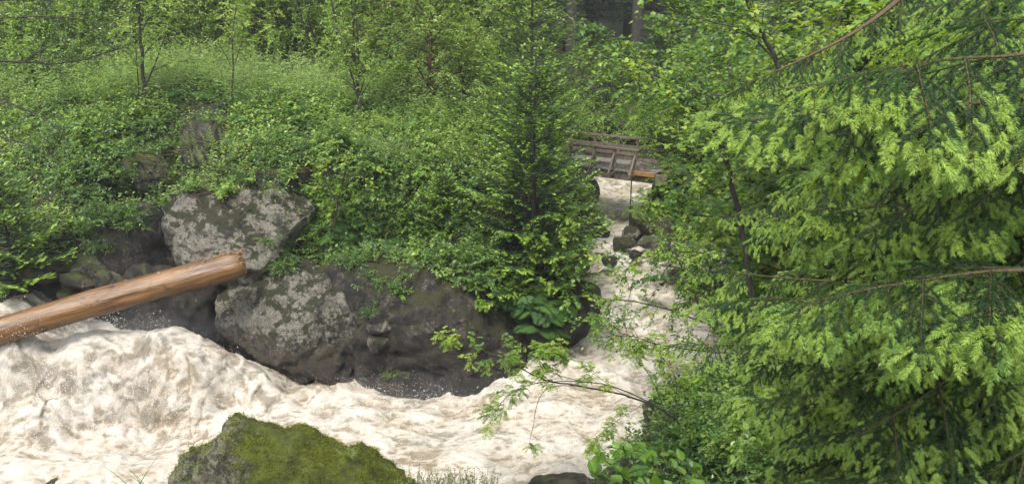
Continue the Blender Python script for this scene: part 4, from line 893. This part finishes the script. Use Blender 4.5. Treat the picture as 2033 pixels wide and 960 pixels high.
scatter('lightshrub', [(600, 440), (700, 430), (740, 500), (640, 520)], 8, .7)
scatter('bramble', [(340, 300), (620, 300), (620, 370), (380, 360)], 12, .6)
scatter('bramble', [(150, 420), (330, 400), (330, 460), (180, 490)], 8, .6)
for (px, py, k_, sc, lb) in [(735, 560, 'bramble', .55, 'small bramble sprig hanging down the rock face under the fern clump'), (738, 620, 'bramble', .4, 'tiny leafy sprig growing from the crack beside the rounded pale boulder'), (790, 580, 'mapleshrub', .35, 'small lobed-leaf seedling on the mossy rock shoulder'),
                            (735, 520, 'herb', .9, 'long arching narrow-leaved stem leaning over the dark rock'), (800, 505, 'herb', .8, 'second arching narrow-leaved stem above the dark rock'), (775, 745, 'lightshrub', .22, 'tiny tuft of green low on the dark wet rock'), (1165, 640, 'grass', .5, 'grass tuft on the mossy stone by the small fall')]:
    plant(k_, px, py, sc, lb)
# ---- right side of the river
for k_ in range(12): plant('lightshrub', _rp.uniform(1140, 1300), _rp.uniform(235, 280), 1.3, None)
scatter('mapleshrub', [(1300, 380), (1440, 400), (1470, 470), (1300, 460)], 14, 1.1)
scatter('lightshrub', [(1200, 400), (1260, 400), (1290, 450), (1210, 450)], 6, .7)
scatter('bramble', [(1300, 860), (1560, 760), (1600, 960), (1330, 960)], 26, .8)
scatter('mapleshrub', [(1380, 800), (1600, 740), (1640, 900), (1400, 940)], 12, .7)
scatter('fern', [(1300, 870), (1420, 860), (1420, 950), (1300, 950)], 6, .7)
guide_tree('curved_maple', 'dark curved maple trunk with spreading bright leaves at the right of the river', 'tree', [
    ([(1500, 640, 17), (1478, 480, 17), (1462, 395, 17), (1440, 310, 17), (1415, 250, 17), (1390, 222, 17)], .075, .03, 20, 1.0, .45), ([(1390, 222, 17), (1340, 190, 16.6), (1290, 150, 16.4), (1230, 105, 16)], .03, .01, 24, .9, .1),
    ([(1440, 310, 17), (1410, 325, 16.4), (1370, 355, 16), (1345, 380, 16)], .022, .008, 15, .6, .15), ([(1425, 262, 17), (1435, 220, 17.2), (1450, 150, 17.6), (1440, 90, 18)], .025, .01, 22, 1., .1), ([(1470, 430, 17), (1400, 430, 16.5), (1340, 420, 16)], .02, .008, 13, .8, .2),
    ([(1395, 225, 17), (1350, 215, 16.5), (1290, 180, 16.2)], .02, .008, 17, .7, .1)],
    at(1500, 640, 17), 510, .105, 'maple', 'maple', nleaf=8, tone=(.3, .95), flat=.3)
guide_tree('leaning_maple', 'leaning maple with a long pale limb reaching left above the curved maple', 'tree', [
    ([(1640, 330, 15), (1605, 265, 15), (1575, 200, 15), (1540, 120, 15), (1500, 40, 15), (1470, -40, 15)], .06, .03, 26, 1.1, .3), ([(1680, 300, 15), (1600, 222, 14.6), (1530, 195, 14.4), (1420, 188, 14.2), (1330, 178, 14), (1260, 190, 14)], .028, .008, 28, .8, .25),
    ([(1620, 340, 15.5), (1622, 250, 15.5), (1618, 180, 15.6)], .02, .012, 10, .8, .2), ([(1540, 120, 15), (1480, 60, 15), (1400, 40, 15), (1330, 20, 15)], .022, .008, 19, .9, .2), ([(1560, 160, 15), (1620, 90, 15.5), (1680, 20, 16)], .022, .01, 17, 1., .2)],
    at(1640, 330, 15), 511, .11, 'maple', 'maple', nleaf=8, tone=(.25, .85), flat=.3)
guide_tree('waterside_twigs', 'sparse dark twiggy shrub leaning over the upper rapids', 'shrub', [
    ([(1530, 760, 12.5), (1400, 640, 12.2), (1372, 560, 12.2), (1330, 490, 12.2)], .03, .01, 22, .6, .25), ([(1400, 640, 12.2), (1320, 610, 12), (1220, 590, 12), (1200, 620, 12)], .016, .006, 20, .5, .15), ([(1460, 545, 12.5), (1400, 495, 12.4), (1310, 505, 12.2), (1235, 540, 12)], .014, .005, 20, .5, .2),
    ([(1440, 700, 12.3), (1330, 690, 12), (1230, 660, 11.8)], .016, .005, 22, .5, .2), ([(1480, 560, 12.6), (1420, 580, 12.4), (1340, 600, 12.2)], .012, .005, 14, .4, .2)],
    at(1530, 760, 12.5), 512, .075, 'leaf', 'maple', nleaf=9, tone=(.3, .85), flat=.4, parts=('stems', 'foliage'))
guide_tree('leaning_rowan', 'bare-stemmed rowan branch leaning left over the white water in the lower middle', 'tree', [
    ([(1345, 835, 14.6), (1300, 803, 14.5), (1230, 780, 14.3), (1150, 765, 14.1), (1090, 757, 14), (1040, 735, 14), (985, 705, 14), (930, 682, 14), (888, 666, 14)], .024, .005, 14, .32, .45),
    ([(1300, 803, 14.5), (1220, 765, 14.2), (1150, 755, 14.1), (1060, 758, 13.9), (1010, 780, 13.7), (975, 825, 13.6)], .014, .004, 9, .3, .6), ([(1140, 765, 14.1), (1085, 765, 14), (1065, 800, 14), (1060, 840, 14), (1050, 880, 14)], .010, .003, 1, .2, .9),
    ([(1150, 755, 14.1), (1090, 740, 14.1), (1060, 700, 14.2), (1040, 680, 14.2)], .008, .003, 9, .3, .3), ([(1040, 735, 14), (1075, 700, 14), (1100, 700, 14)], .006, .003, 9, .28, .3), ([(1250, 790, 14.4), (1190, 750, 14.3), (1120, 700, 14.5)], .007, .003, 7, .3, .3),
    ([(1320, 815, 14.5), (1290, 740, 14.6), (1240, 690, 14.7), (1180, 620, 14.8)], .009, .003, 10, .35, .3), ([(1280, 800, 14.4), (1230, 830, 14.2), (1180, 870, 14)], .006, .003, 7, .3, .4), ([(1330, 820, 14.6), (1350, 760, 14.6), (1310, 700, 14.8), (1290, 680, 14.8)], .010, .004, 14, .4, .25)],
    at(1345, 835, 14.6), 513, .055, 'leaf', 'maple', comp=True, nleaf=5, tone=(.35, .8), flat=.4)
# large leaved plant close to the camera, each leaf its own part
def broadleaf_plant():
    base = at(1440, 1010, 5.6); t = empty('broad_leaved_plant', base, 'glossy broad-leaved plant at the bottom edge beside the wet grey rock', 'plant'); r_ = np.random.default_rng(77); ba = np.array(base)
    stems = [[(1440, 1010, 5.6), (1370, 950, 5.6), (1300, 900, 5.5), (1230, 890, 5.4)], [(1430, 1000, 5.6), (1350, 970, 5.4), (1260, 960, 5.3), (1190, 905, 5.2)], [(1440, 990, 5.7), (1370, 920, 5.8), (1290, 880, 5.8), (1230, 900, 5.8)], [(1400, 1010, 5.5), (1320, 970, 5.4), (1220, 960, 5.4), (1180, 940, 5.3)], [(1480, 1000, 5.4), (1420, 960, 5.2), (1350, 990, 5.1)]]
    me = []
    for q in range(3):
        V = OVATE[0].copy(); V[:, 2] += r_.normal(size=9) * .02; V[:, 0] *= .85 + .15 * q; me.append(make_mesh('broad_leaf', V, OVATE[1], M['broad'], rnd=np.full(9, .3 + q * .25)))
    for st in stems:
        P = smooth([np.array(at(*p)) for p in st]) - ba; b = Buf(); b.add(*tube(P, np.linspace(.007, .003, len(P)), 6)); ob('stem', b.mesh('stem', M['stem'], True), t); n = 24
        ts = np.linspace(.25, 1, n); p, d = along(P, ts)
        for k in range(n):
            s = np.cross(d[k], [0, 0, 1.]) * (1 if k % 2 else -1); dd = Vector(nrm(d[k] * .5 + s * .8 + r_.normal(size=3) * .3 + np.array([0, 0, .1])))
            up = Vector(nrm(np.array([0, -.25, 1]) + r_.normal(size=3) * .35)); x = dd.cross(up).normalized(); z = x.cross(dd)
            o = ob('leaf', me[k % 3], t); sz = r_.uniform(.08, .14)
            o.matrix_local = Matrix.Translation(Vector(p[k])) @ Matrix((x, dd, z)).transposed().to_4x4() @ Matrix.Scale(sz, 4)
M['broad'] = leafmat('broad_glossy_leaf', [(.035, .085, .012), (.08, .17, .02), (.14, .26, .035)], trans=.35, rough=.42, spec=.4)
broadleaf_plant()
# left edge overhanging tree
guide_tree('overhanging_tree', 'dark-leaved tree reaching in from the top left corner on thin bare limbs', 'tree', [
    ([(-120, 110, 21), (0, 122, 21), (60, 123, 21), (110, 128, 21), (180, 118, 21), (260, 85, 21)], .035, .008, 18, .9, .2), ([(50, 122, 21), (90, 95, 21), (150, 70, 21), (205, 50, 21)], .018, .007, 14, .8, .2),
    ([(-120, 60, 20.5), (-20, 40, 20.5), (80, 30, 20.5), (170, 40, 20.5)], .03, .008, 22, 1.0, .2), ([(-120, 20, 20), (0, 0, 20), (100, 0, 20)], .03, .008, 17, 1.1, .2), ([(-120, 160, 20.5), (-20, 190, 20.5), (60, 220, 20.5), (130, 260, 20.4)], .03, .008, 24, .8, .2), ([(-100, 240, 20.5), (0, 270, 20.5), (100, 300, 20.5)], .03, .008, 20, .8, .2)],
    at(-120, 150, 20.8), 515, .085, 'leaf', 'bramble', nleaf=9, tone=(.2, .75), flat=.35)
# ---- thicket behind the slope
r0 = random.Random(31)
def ORD(n):
    w_ = ['', 'first', 'second', 'third', 'fourth', 'fifth', 'sixth', 'seventh', 'eighth', 'ninth', 'tenth', 'eleventh', 'twelfth', 'thirteenth', 'fourteenth', 'fifteenth', 'sixteenth', 'seventeenth', 'eighteenth', 'nineteenth', 'twentieth']
    return w_[n] if n <= 20 else ['twenty-', 'thirty-'][n // 10 - 2] + w_[n % 10] if n % 10 else {30: 'thirtieth', 40: 'fortieth'}[n]
def far_row(meshes, spots, name, label, cat, group, s0, s1, sink=.3):
    for i_, (px, py, Y) in enumerate(sorted(spots)):
        p = at(px, py, Y); h = drop(p.x, Y)[0]
        if h is None: continue
        put_tree(name, r0.choice(meshes), h - Vector((0, 0, sink)), r0.uniform(0, 6.28), r0.uniform(s0, s1), label + ', ' + ORD(i_ + 1) + ' from the left', cat, group)
far_row(bushy[:1] + bushy[2:], [(x + r0.uniform(-25, 25), 120, Y + r0.uniform(-1.5, 1.5)) for Y, row in ((37, (330, 470, 600, 700, 790, 900, 1000)), (41, (-60, 60, 200, 330, 450, 560, 680, 800, 920))) for x in row], 'thicket_tree', 'bushy tree in the bright thicket', 'tree', 'bright thicket trees behind the meadow', .85, 1.25)
short = [tree_meshes('thicket_bush', 560 + i, 4.2, 1.7, .05, .02, 60, 9, 14, .13, lm='light', prof=['oval', 'cone', 'col'][i], elev=(.2, .9), tone=[(.4, 1.0), (.3, .8), (.45, 1.05)][i]) for i in range(3)]
far_row(short, [(x + r0.uniform(-20, 20), 120, Y + r0.uniform(-.8, .8)) for Y, row in ((33.5, (-20, 50, 120, 180, 700, 770, 900)), (31, (-30, 40, 110, 940)), (35, (20, 90, 160, 230, 330, 520, 590, 660, 730, 800, 860, 930))) for x in row], 'thicket_bush', 'low leafy tree at the front of the thicket', 'tree', 'low leafy trees at the front of the thicket', .7, 1.1)
far_row(willow + birch, [(520, 120, 35), (640, 120, 34.5), (770, 120, 34), (900, 120, 35.5), (160, 120, 37), (410, 120, 39)], 'thicket_tree', 'slender light tree rising from the thicket', 'tree', 'slender trees in the thicket', .8, 1.1)
far_row(maple + bushy[1:2], [(1165, 250, 42), (1240, 250, 47), (1215, 250, 44.5), (1262, 250, 45.5), (1130, 250, 38), (1310, 250, 42), (1390, 250, 38), (1370, 300, 36.5), (1420, 250, 33), (1480, 250, 29), (1540, 300, 26), (1380, 300, 31)], 'riverside_maple', 'leafy tree behind the footbridge', 'tree', 'leafy trees behind the footbridge', .6, .85)
far_row(maple + bushy[1:2], [(1480, 100, 34), (1560, 100, 30), (1650, 100, 28), (1750, 100, 30), (1850, 100, 26), (1950, 100, 24), (1420, 100, 40), (1540, 100, 40), (1680, 100, 38), (1820, 100, 38), (1600, 200, 22), (1700, 200, 20), (1820, 200, 18), (1930, 200, 19), (1500, 300, 23), (1640, 350, 18), (1760, 400, 16)], 'backdrop_maple', 'leafy tree behind the near spruce', 'tree', 'maples behind the near spruce', .9, 1.35)
tall = [spruce_meshes('tall_spruce', 610 + i, 24, 3.3, .38, .12, .62, 8, .26, .55, nm='nd_dark', droop=.45, tips=.3, tone=.35, twigl=.62, wid=1.3) for i in range(2)]
far_row(tall, [(x + r0.uniform(-20, 20), 60, Y + r0.uniform(-3, 3)) for Y, row in ((56, (1010, 1120, 1195, 1262, 1340, 1420)), (50, (-100, 30, 180, 380, 520, 660, 830, 930)), (68, (-150, 0, 150, 300, 450, 600, 750, 880, 1060, 1160, 1230, 1310, 1400, 1500, 1620, 1750))) for x in row], 'tall_spruce', 'tall dark forest spruce at the top', 'spruce', 'tall dark forest spruces', .85, 1.15)
trk = Buf(); P_ = curve((0, 0, 0), (0, 0, 1), 22, np.random.default_rng(3), 10, (0, 0, .2), .02); trk.add(*tube(P_, np.linspace(.42, .25, 10), 12)); tr_me = trk.mesh('bare_trunk', M['bark'], True)
for px, Y, lb in [(1131, 47, 'straight bare reddish trunk rising behind the young spruce'), (1260, 50, 'dark bare forest trunk above the footbridge'), (1243, 60, 'thinner far trunk left of the dark bare forest trunk')]:
    p = at(px, 100, Y); o = ob('bare_trunk', tr_me, None, drop(p.x, Y)[0] - Vector((0, 0, .5))); o.scale = (.8, .8, 1); tag(o, lb, 'tree trunk')
# ------------------------------------------------------------------ near spruces at the right
def shoot(L, P, r_, old, new, length_new=.07, dens=1000, nlen=.022):
    seg = np.linalg.norm(np.diff(P, axis=0), axis=1).sum(); n = max(8, int(seg * dens)); t = r_.random(n); p, d = along(P, t)
    ref = np.array([.2, .3, .93]); x = nrm(np.cross(d, ref)); y = np.cross(x, d); a = r_.uniform(0, 6.283, n)
    a = np.where(np.sin(a) < -.2, -a * .6, a); rad = x * np.cos(a)[:, None] + y * np.sin(a)[:, None] * .8
    isn = (1 - t) * seg < length_new; ta = np.clip(1 - (1 - t) * seg / .015, 0, 1)
    L.add(p, d * (.75 + .5 * ta)[:, None] + rad * (1 - .5 * ta)[:, None], nlen * r_.uniform(.75, 1.15, n) * np.where(isn, 1.1, .95), np.where(isn, new, old) + r_.normal(size=n) * .07)
def frond_mesh(seed, Lf=.8, tone=0.):
    r_ = np.random.default_rng(seed); W = Buf(); L = Leaves()
    A = curve((0, 0, 0), (0, 1, .05), Lf, r_, 10, (0, 0, -.25), .07); W.add(*tube(A, np.linspace(.0055, .0018, 10), 5, False), 1); shoot(L, A, r_, .25 + tone, .85, .1, 1400)
    n = int(Lf / .062)
    for q in range(n):
        t = .06 + .92 * q / n; p, d = along(A, [t]); sg = 1 if q % 2 else -1; ls = (Lf * .42 * (1 - t) ** .75 + .10) * r_.uniform(.65, 1.15)
        sd = np.cross(d[0], [0, 0, 1.]); d0 = d[0] * .75 + sd * sg * .75 + np.array([0, 0, -.12 + r_.normal() * .15])
        S = curve(p[0], d0, ls, r_, 6, (0, .12, -.65), .12); W.add(*tube(S, np.linspace(.003, .0012, 6), 4, False), 1 if ls > .15 else 2)
        fresh = .9 + r_.normal() * .08; shoot(L, S, r_, .16 + tone + r_.normal() * .05, fresh, r_.uniform(.08, .12), 1500)
        if ls > .10:
            m_ = int(ls / .062)
            for k in range(m_):
                tt = .2 + .75 * k / m_; p2, d2 = along(S, [tt]); s2 = np.cross(d2[0], [0, 0, 1.]) * (1 if k % 2 else -1); l2 = (ls * .3 * (1 - tt) + .075) * r_.uniform(.7, 1.2)
                S2 = curve(p2[0], d2[0] * .8 + s2 * .65 + np.array([0, 0, -.25]), l2, r_, 4, (0, 0, -.5), .1); shoot(L, S2, r_, .22 + tone, fresh, r_.uniform(.05, .09), 1400)
    V, T, rr = L.build(NEEDLE, r_, .5); W.add(V, T, 0, rr)
    return W.mesh('branchlet', [M['nd_near'], M['twig'], M['newtwig']])
fr = [frond_mesh(700 + i, [.8, .65, .9, .75, .6][i % 5]) for i in range(7)]; frd = [frond_mesh(720 + i, .8, -.12) for i in range(3)]
NF = 0
def near_spruce(label, base, ztop, branches, seed, protos, trunk_r=.14):
    global NF
    r_ = np.random.default_rng(seed); base = np.array(base); root = empty('near_spruce', Vector(base), label, 'spruce')
    T = np.array([base + [0, 0, z] for z in np.linspace(0, ztop - base[2], 10)]) - base; b = Buf(); b.add(*tube(T, np.linspace(trunk_r, trunk_r * .4, 10), 14)); ob('trunk', b.mesh('trunk', M['bark'], True), root)
    for P, r0_, t0, sc, gap, *keep in branches:
        P = np.array(P) - base; Ln = np.linalg.norm(np.diff(P, axis=0), axis=1).sum(); b = Buf(); b.add(*tube(P, np.linspace(r0_, .003, len(P)), 6)); BL = Leaves()
        h_ = len(P) // 3; shoot(BL, P[h_:], r_, .3, .85, .12, 750); V_, T_, R_ = BL.build(NEEDLE, r_, .5); b.add(V_, T_, 1, R_); br = ob('branch', b.mesh('branch', [M['twig'], M['nd_near']]), root)
        n = max(3, int(Ln * (1 - t0) / gap))
        bx = np.interp
        for k in range(n + 1):
            t = t0 + (1 - t0) * k / n; p, d = along(P, [min(t, .995)]); sg = 1 if k % 2 else -1
            if k == n: dd = d[0]; s_ = sc * .75
            else: dd = nrm(d[0] * .8 + np.cross(d[0], [0, 0, 1.]) * sg * .7 + np.array([0, 0, -.30 + r_.normal() * .16])); s_ = sc * (1.1 - .5 * t) * r_.uniform(.8, 1.15)
            qx, qy = proj(p[0] + base + dd * .35 * s_)
            if qx < np.interp(qy, [-100, 60, 110, 230, 270, 430, 520, 640, 760, 860, 1000], [1950, 1860, 1640, 1620, 1610, 1580, 1490, 1440, 1450, 1580, 1640]) and not keep: continue
            y = Vector(dd); up = Vector(nrm(np.array([0, 0, 1]) + r_.normal(size=3) * .18)); x = y.cross(up).normalized(); z = x.cross(y)
            o = ob('branchlet', protos[r_.integers(len(protos))], br); o.matrix_local = Matrix.Translation(Vector(p[0])) @ Matrix((x, y, z)).transposed().to_4x4() @ Matrix.Diagonal((s_ * (1 if r_.random() < .5 else -1), s_, s_, 1)); NF += 1
def whorls(base, zs, az0, az1, L0, r_, droop):
    out = []
    for i, z in enumerate(zs):
        az = R(az0 + (az1 - az0) * ((i * .618) % 1)); l = L0 * r_.uniform(.85, 1.08); dr = droop * r_.uniform(.6, 1.4)
        P = curve((base[0], base[1], z), (math.cos(az), math.sin(az), -dr), l, r_, 9, (0, 0, dr * .8), .10); out.append((P, .009, .10, 1.2, .21))
    return out
ra = np.random.default_rng(41)
B1 = (4.0, 5.2, 6.0); br1 = whorls(B1, np.linspace(7.3, 11.3, 27), 158, 226, 2.3, ra, .26)
def gb(pts, r0_=.012, t0=.1, sc=1.15, gap=.2): return (smooth([np.array(at(*p)) for p in pts]), r0_, t0, sc, gap, 1)
near_spruce('large near spruce filling the right side with bright drooping shoots', B1, 17, br1 + [
    gb([(2250, 60, 3.9), (2033, 112, 3.6), (1900, 115, 3.4), (1800, 130, 3.2)]), gb([(2250, 180, 3.8), (2033, 195, 3.6), (1850, 215, 3.4), (1700, 225, 3.3)]), gb([(2200, 540, 3.3), (2000, 535, 3.1), (1900, 545, 3.0), (1800, 562, 2.9)])], 800, fr + frd)
B2 = (6.5, 9.4, 5.0); br2 = whorls(B2, np.linspace(5.6, 10.4, 23), 150, 222, 2.75, ra, .28)
near_spruce('second darker spruce just behind the near one, its dark trunk showing at the top right', B2, 22, br2 + [
    gb([(1850, -60, 8), (1780, 5, 7.8), (1700, 65, 7.6), (1600, 115, 7.4), (1510, 155, 7.3)], .03, .1, .9, .15), gb([(1950, 560, 7.2), (1780, 562, 7.0), (1600, 556, 6.9), (1465, 542, 6.8)], .02, .2, .85, .22), gb([(1900, 720, 7), (1690, 692, 6.8), (1560, 680, 6.7), (1410, 684, 6.6)], .02, .2, .85, .22),
    gb([(1900, 380, 8), (1780, 340, 7.8), (1650, 370, 7.6), (1540, 400, 7.5)], .02, .2, 1, .22)], 801, fr[:2] + frd + frd)
print('branchlets', NF)
def dead_twigs():
    r_ = np.random.default_rng(23); W = Buf()
    for q in range(260):
        px = r_.uniform(20, 700); py = r_.uniform(230, 400); h = hit_px(px, py)[0]
        if h is None: continue
        P = curve(np.array(h) + [0, 0, .12], (r_.normal(), r_.normal() * .5, r_.uniform(-.1, .5)), r_.uniform(.4, 1.3), r_, 5, (0, 0, -.5), .5); W.add(*tube(P, np.linspace(r_.uniform(.006, .016), .003, 5), 4, False))
    tag(ob('dead_twigs', W.mesh('dead_twigs', M['bark_red'])), 'thin dead brown twigs lying and sticking out on the left slope', 'twigs', kind='stuff')
dead_twigs()
# ------------------------------------------------------------------ small things on the foreground boulder
plant('herb', 703, 912, .42, 'single small reddish-stemmed herb standing on the foreground mossy boulder')
for px, py, n_ in [(262, 985, 0), (296, 990, 1)]:
    o = ob('grass_tuft', grass_mesh(470 + n_, .8, 10, .009, .05), None, at(px, py, 11.5)); tag(o, ['few long grass blades sticking up at the bottom left', 'thin grass blades touching the foreground boulder at its left foot'][n_], 'grass')
def weeds():
    r_ = np.random.default_rng(9); W = Buf(); L = Leaves(); c0 = np.array(ground_at(860, 958, 12.4))
    for q in range(170):
        px = r_.uniform(800, 985); a_ = np.array(at(px, 975 + r_.uniform(0, 14), 12.0 + r_.normal() * .15)); P = curve(a_, (r_.normal() * .3, r_.normal() * .3, 1), r_.uniform(.25, .6), r_, 5, (0, 0, 0), .3)
        W.add(*tube(P, [.003] * 4 + [.001], 3, False), 0, .3); n = 12; t = np.linspace(.2, 1, n); p, d = along(P, t); L.add(p, r_.normal(size=(n, 3)) + d * .5, np.full(n, 0.036) * r_.uniform(.6, 1.3, n), r_.uniform(.2, 1) + r_.normal(size=n) * .15)
    V, T, rr = L.build(LEAF, r_, .5); W.add(V, T, 1, rr)
    tag(ob('weeds', W.mesh('weeds', [M['bark_red'], M['grass']])), 'fine reddish green weeds at the bottom edge right of the mossy boulder', 'weeds', kind='stuff')
weeds()

def moss_tufts():
    r_ = np.random.default_rng(19); P = []; Nn = []
    while len(P) < 30000:
        x = r_.uniform(-7, 1.5); y = r_.uniform(10.8, 14.3); hc = drop(x, y)
        if hc[0] is None: continue
        bi = SURF_ID[int(np.searchsorted(_fb, hc[2], side='right'))]
        if not bi or BO[bi - 1][0]['label'][:4] != 'moss': P.append((0, 0, -50)); Nn.append((0, 0, 1)); continue
        q = noise(np.array([[x * 1.6, y * 1.6, 3.]]), 4)[0]
        if q + hc[1].z * .5 < .12: continue
        P.append(hc[0][:]); Nn.append(hc[1][:])
    P = np.array(P); Nn = np.array(Nn); k = P[:, 2] > -10; P = P[k]; Nn = Nn[k]; L = Leaves()
    for _ in range(5): L.add(P + r_.normal(size=P.shape) * .02, Nn + r_.normal(size=P.shape) * .7, r_.uniform(.015, .035, len(P)), np.clip(.5 + .5 * noise(P * 2.5, 8) + r_.normal(size=len(P)) * .2, 0, 1))
    V, T, rr = L.build(LEAF, r_, 1.2); C = Buf(); C.add(V, T, 0, rr)
    tag(ob('moss_tufts', C.mesh('moss_tufts', [M['moss']])), 'cushions of bright green moss on the foreground boulder', 'moss', kind='stuff')
M['moss'] = leafmat('moss_leaf', [(.03, .038, .005), (.10, .115, .009), (.19, .21, .014)], trans=.15, rough=.8, spec=.2)
moss_tufts()
def mist(name, c, rad, dens, label):
    S, T = icos(3); m, n, L = mat('spray_mist'); pv = N(n, 'ShaderNodeVolumePrincipled'); pv.inputs['Color'].default_value = (.97, .97, .97, 1)
    tc = N(n, 'ShaderNodeTexCoord'); ln = N(n, 'ShaderNodeVectorMath', operation='LENGTH'); mp = N(n, 'ShaderNodeMapping'); mp.inputs['Scale'].default_value = tuple(1 / r for r in rad); L.new(tc.outputs['Object'], mp.inputs[0]); L.new(mp.outputs[0], ln.inputs[0])
    mr = N(n, 'ShaderNodeMapRange'); mr.inputs[1].default_value = 1.; mr.inputs[2].default_value = .2; mr.inputs[3].default_value = 0.; mr.inputs[4].default_value = dens; L.new(ln.outputs['Value'], mr.inputs[0])
    nz_ = N(n, 'ShaderNodeTexNoise', i_Scale=1.6, i_Detail=3.0); L.new(tc.outputs['Object'], nz_.inputs['Vector']); r = ramp(n, [(.35, .15), (.65, 1.0)]); L.new(nz_.outputs[0], r.inputs[0])
    mu = N(n, 'ShaderNodeMath', operation='MULTIPLY'); L.new(mr.outputs[0], mu.inputs[0]); L.new(r.outputs[0], mu.inputs[1]); L.new(mu.outputs[0], pv.inputs['Density'])
    o = N(n, 'ShaderNodeOutputMaterial'); L.new(pv.outputs[0], o.inputs['Volume'])
    tag(ob(name, make_mesh(name, S * np.array(rad), T, m), None, c), label, 'mist', kind='stuff')
mist('spray_mist', at(800, 780, 19.8), (3.6, 1.1, .75), .16, 'pale spray mist hanging at the foot of the dark rock wall')
mist('spray_mist', at(260, 655, 19.4), (3.4, .9, .6), .2, 'pale spray mist over the crest of white water under the log')
# ------------------------------------------------------------------ misty air
hv, ht = box((0, 60, 37), (236, 240, 90))
hm, hn, hl = mat('thin_mist'); pv = N(hn, 'ShaderNodeVolumePrincipled'); pv.inputs['Density'].default_value = .0008; pv.inputs['Color'].default_value = (.92, .95, .97, 1); pv.inputs['Anisotropy'].default_value = .2
ho = N(hn, 'ShaderNodeOutputMaterial'); hl.new(pv.outputs[0], ho.inputs['Volume'])
tag(ob('haze', make_mesh('haze', hv, ht, hm)), 'thin rainy mist fading the far forest', 'haze', kind='stuff')


# ------------------------------------------------------------------ small groups: tell their members apart by their order
_g = {}
bpy.context.view_layer.update()
for o in bpy.data.objects:
    if o.parent is None and o.get('group') and o.get('label'): _g.setdefault(o['label'], []).append(o)
for lb, l in _g.items():
    if 1 < len(l) <= 12 and len(lb.split()) <= 12:
        for i_, o in enumerate(sorted(l, key=lambda o: proj(o.location)[0])): o['label'] = lb + ', ' + ORD(i_ + 1) + ' from the left'
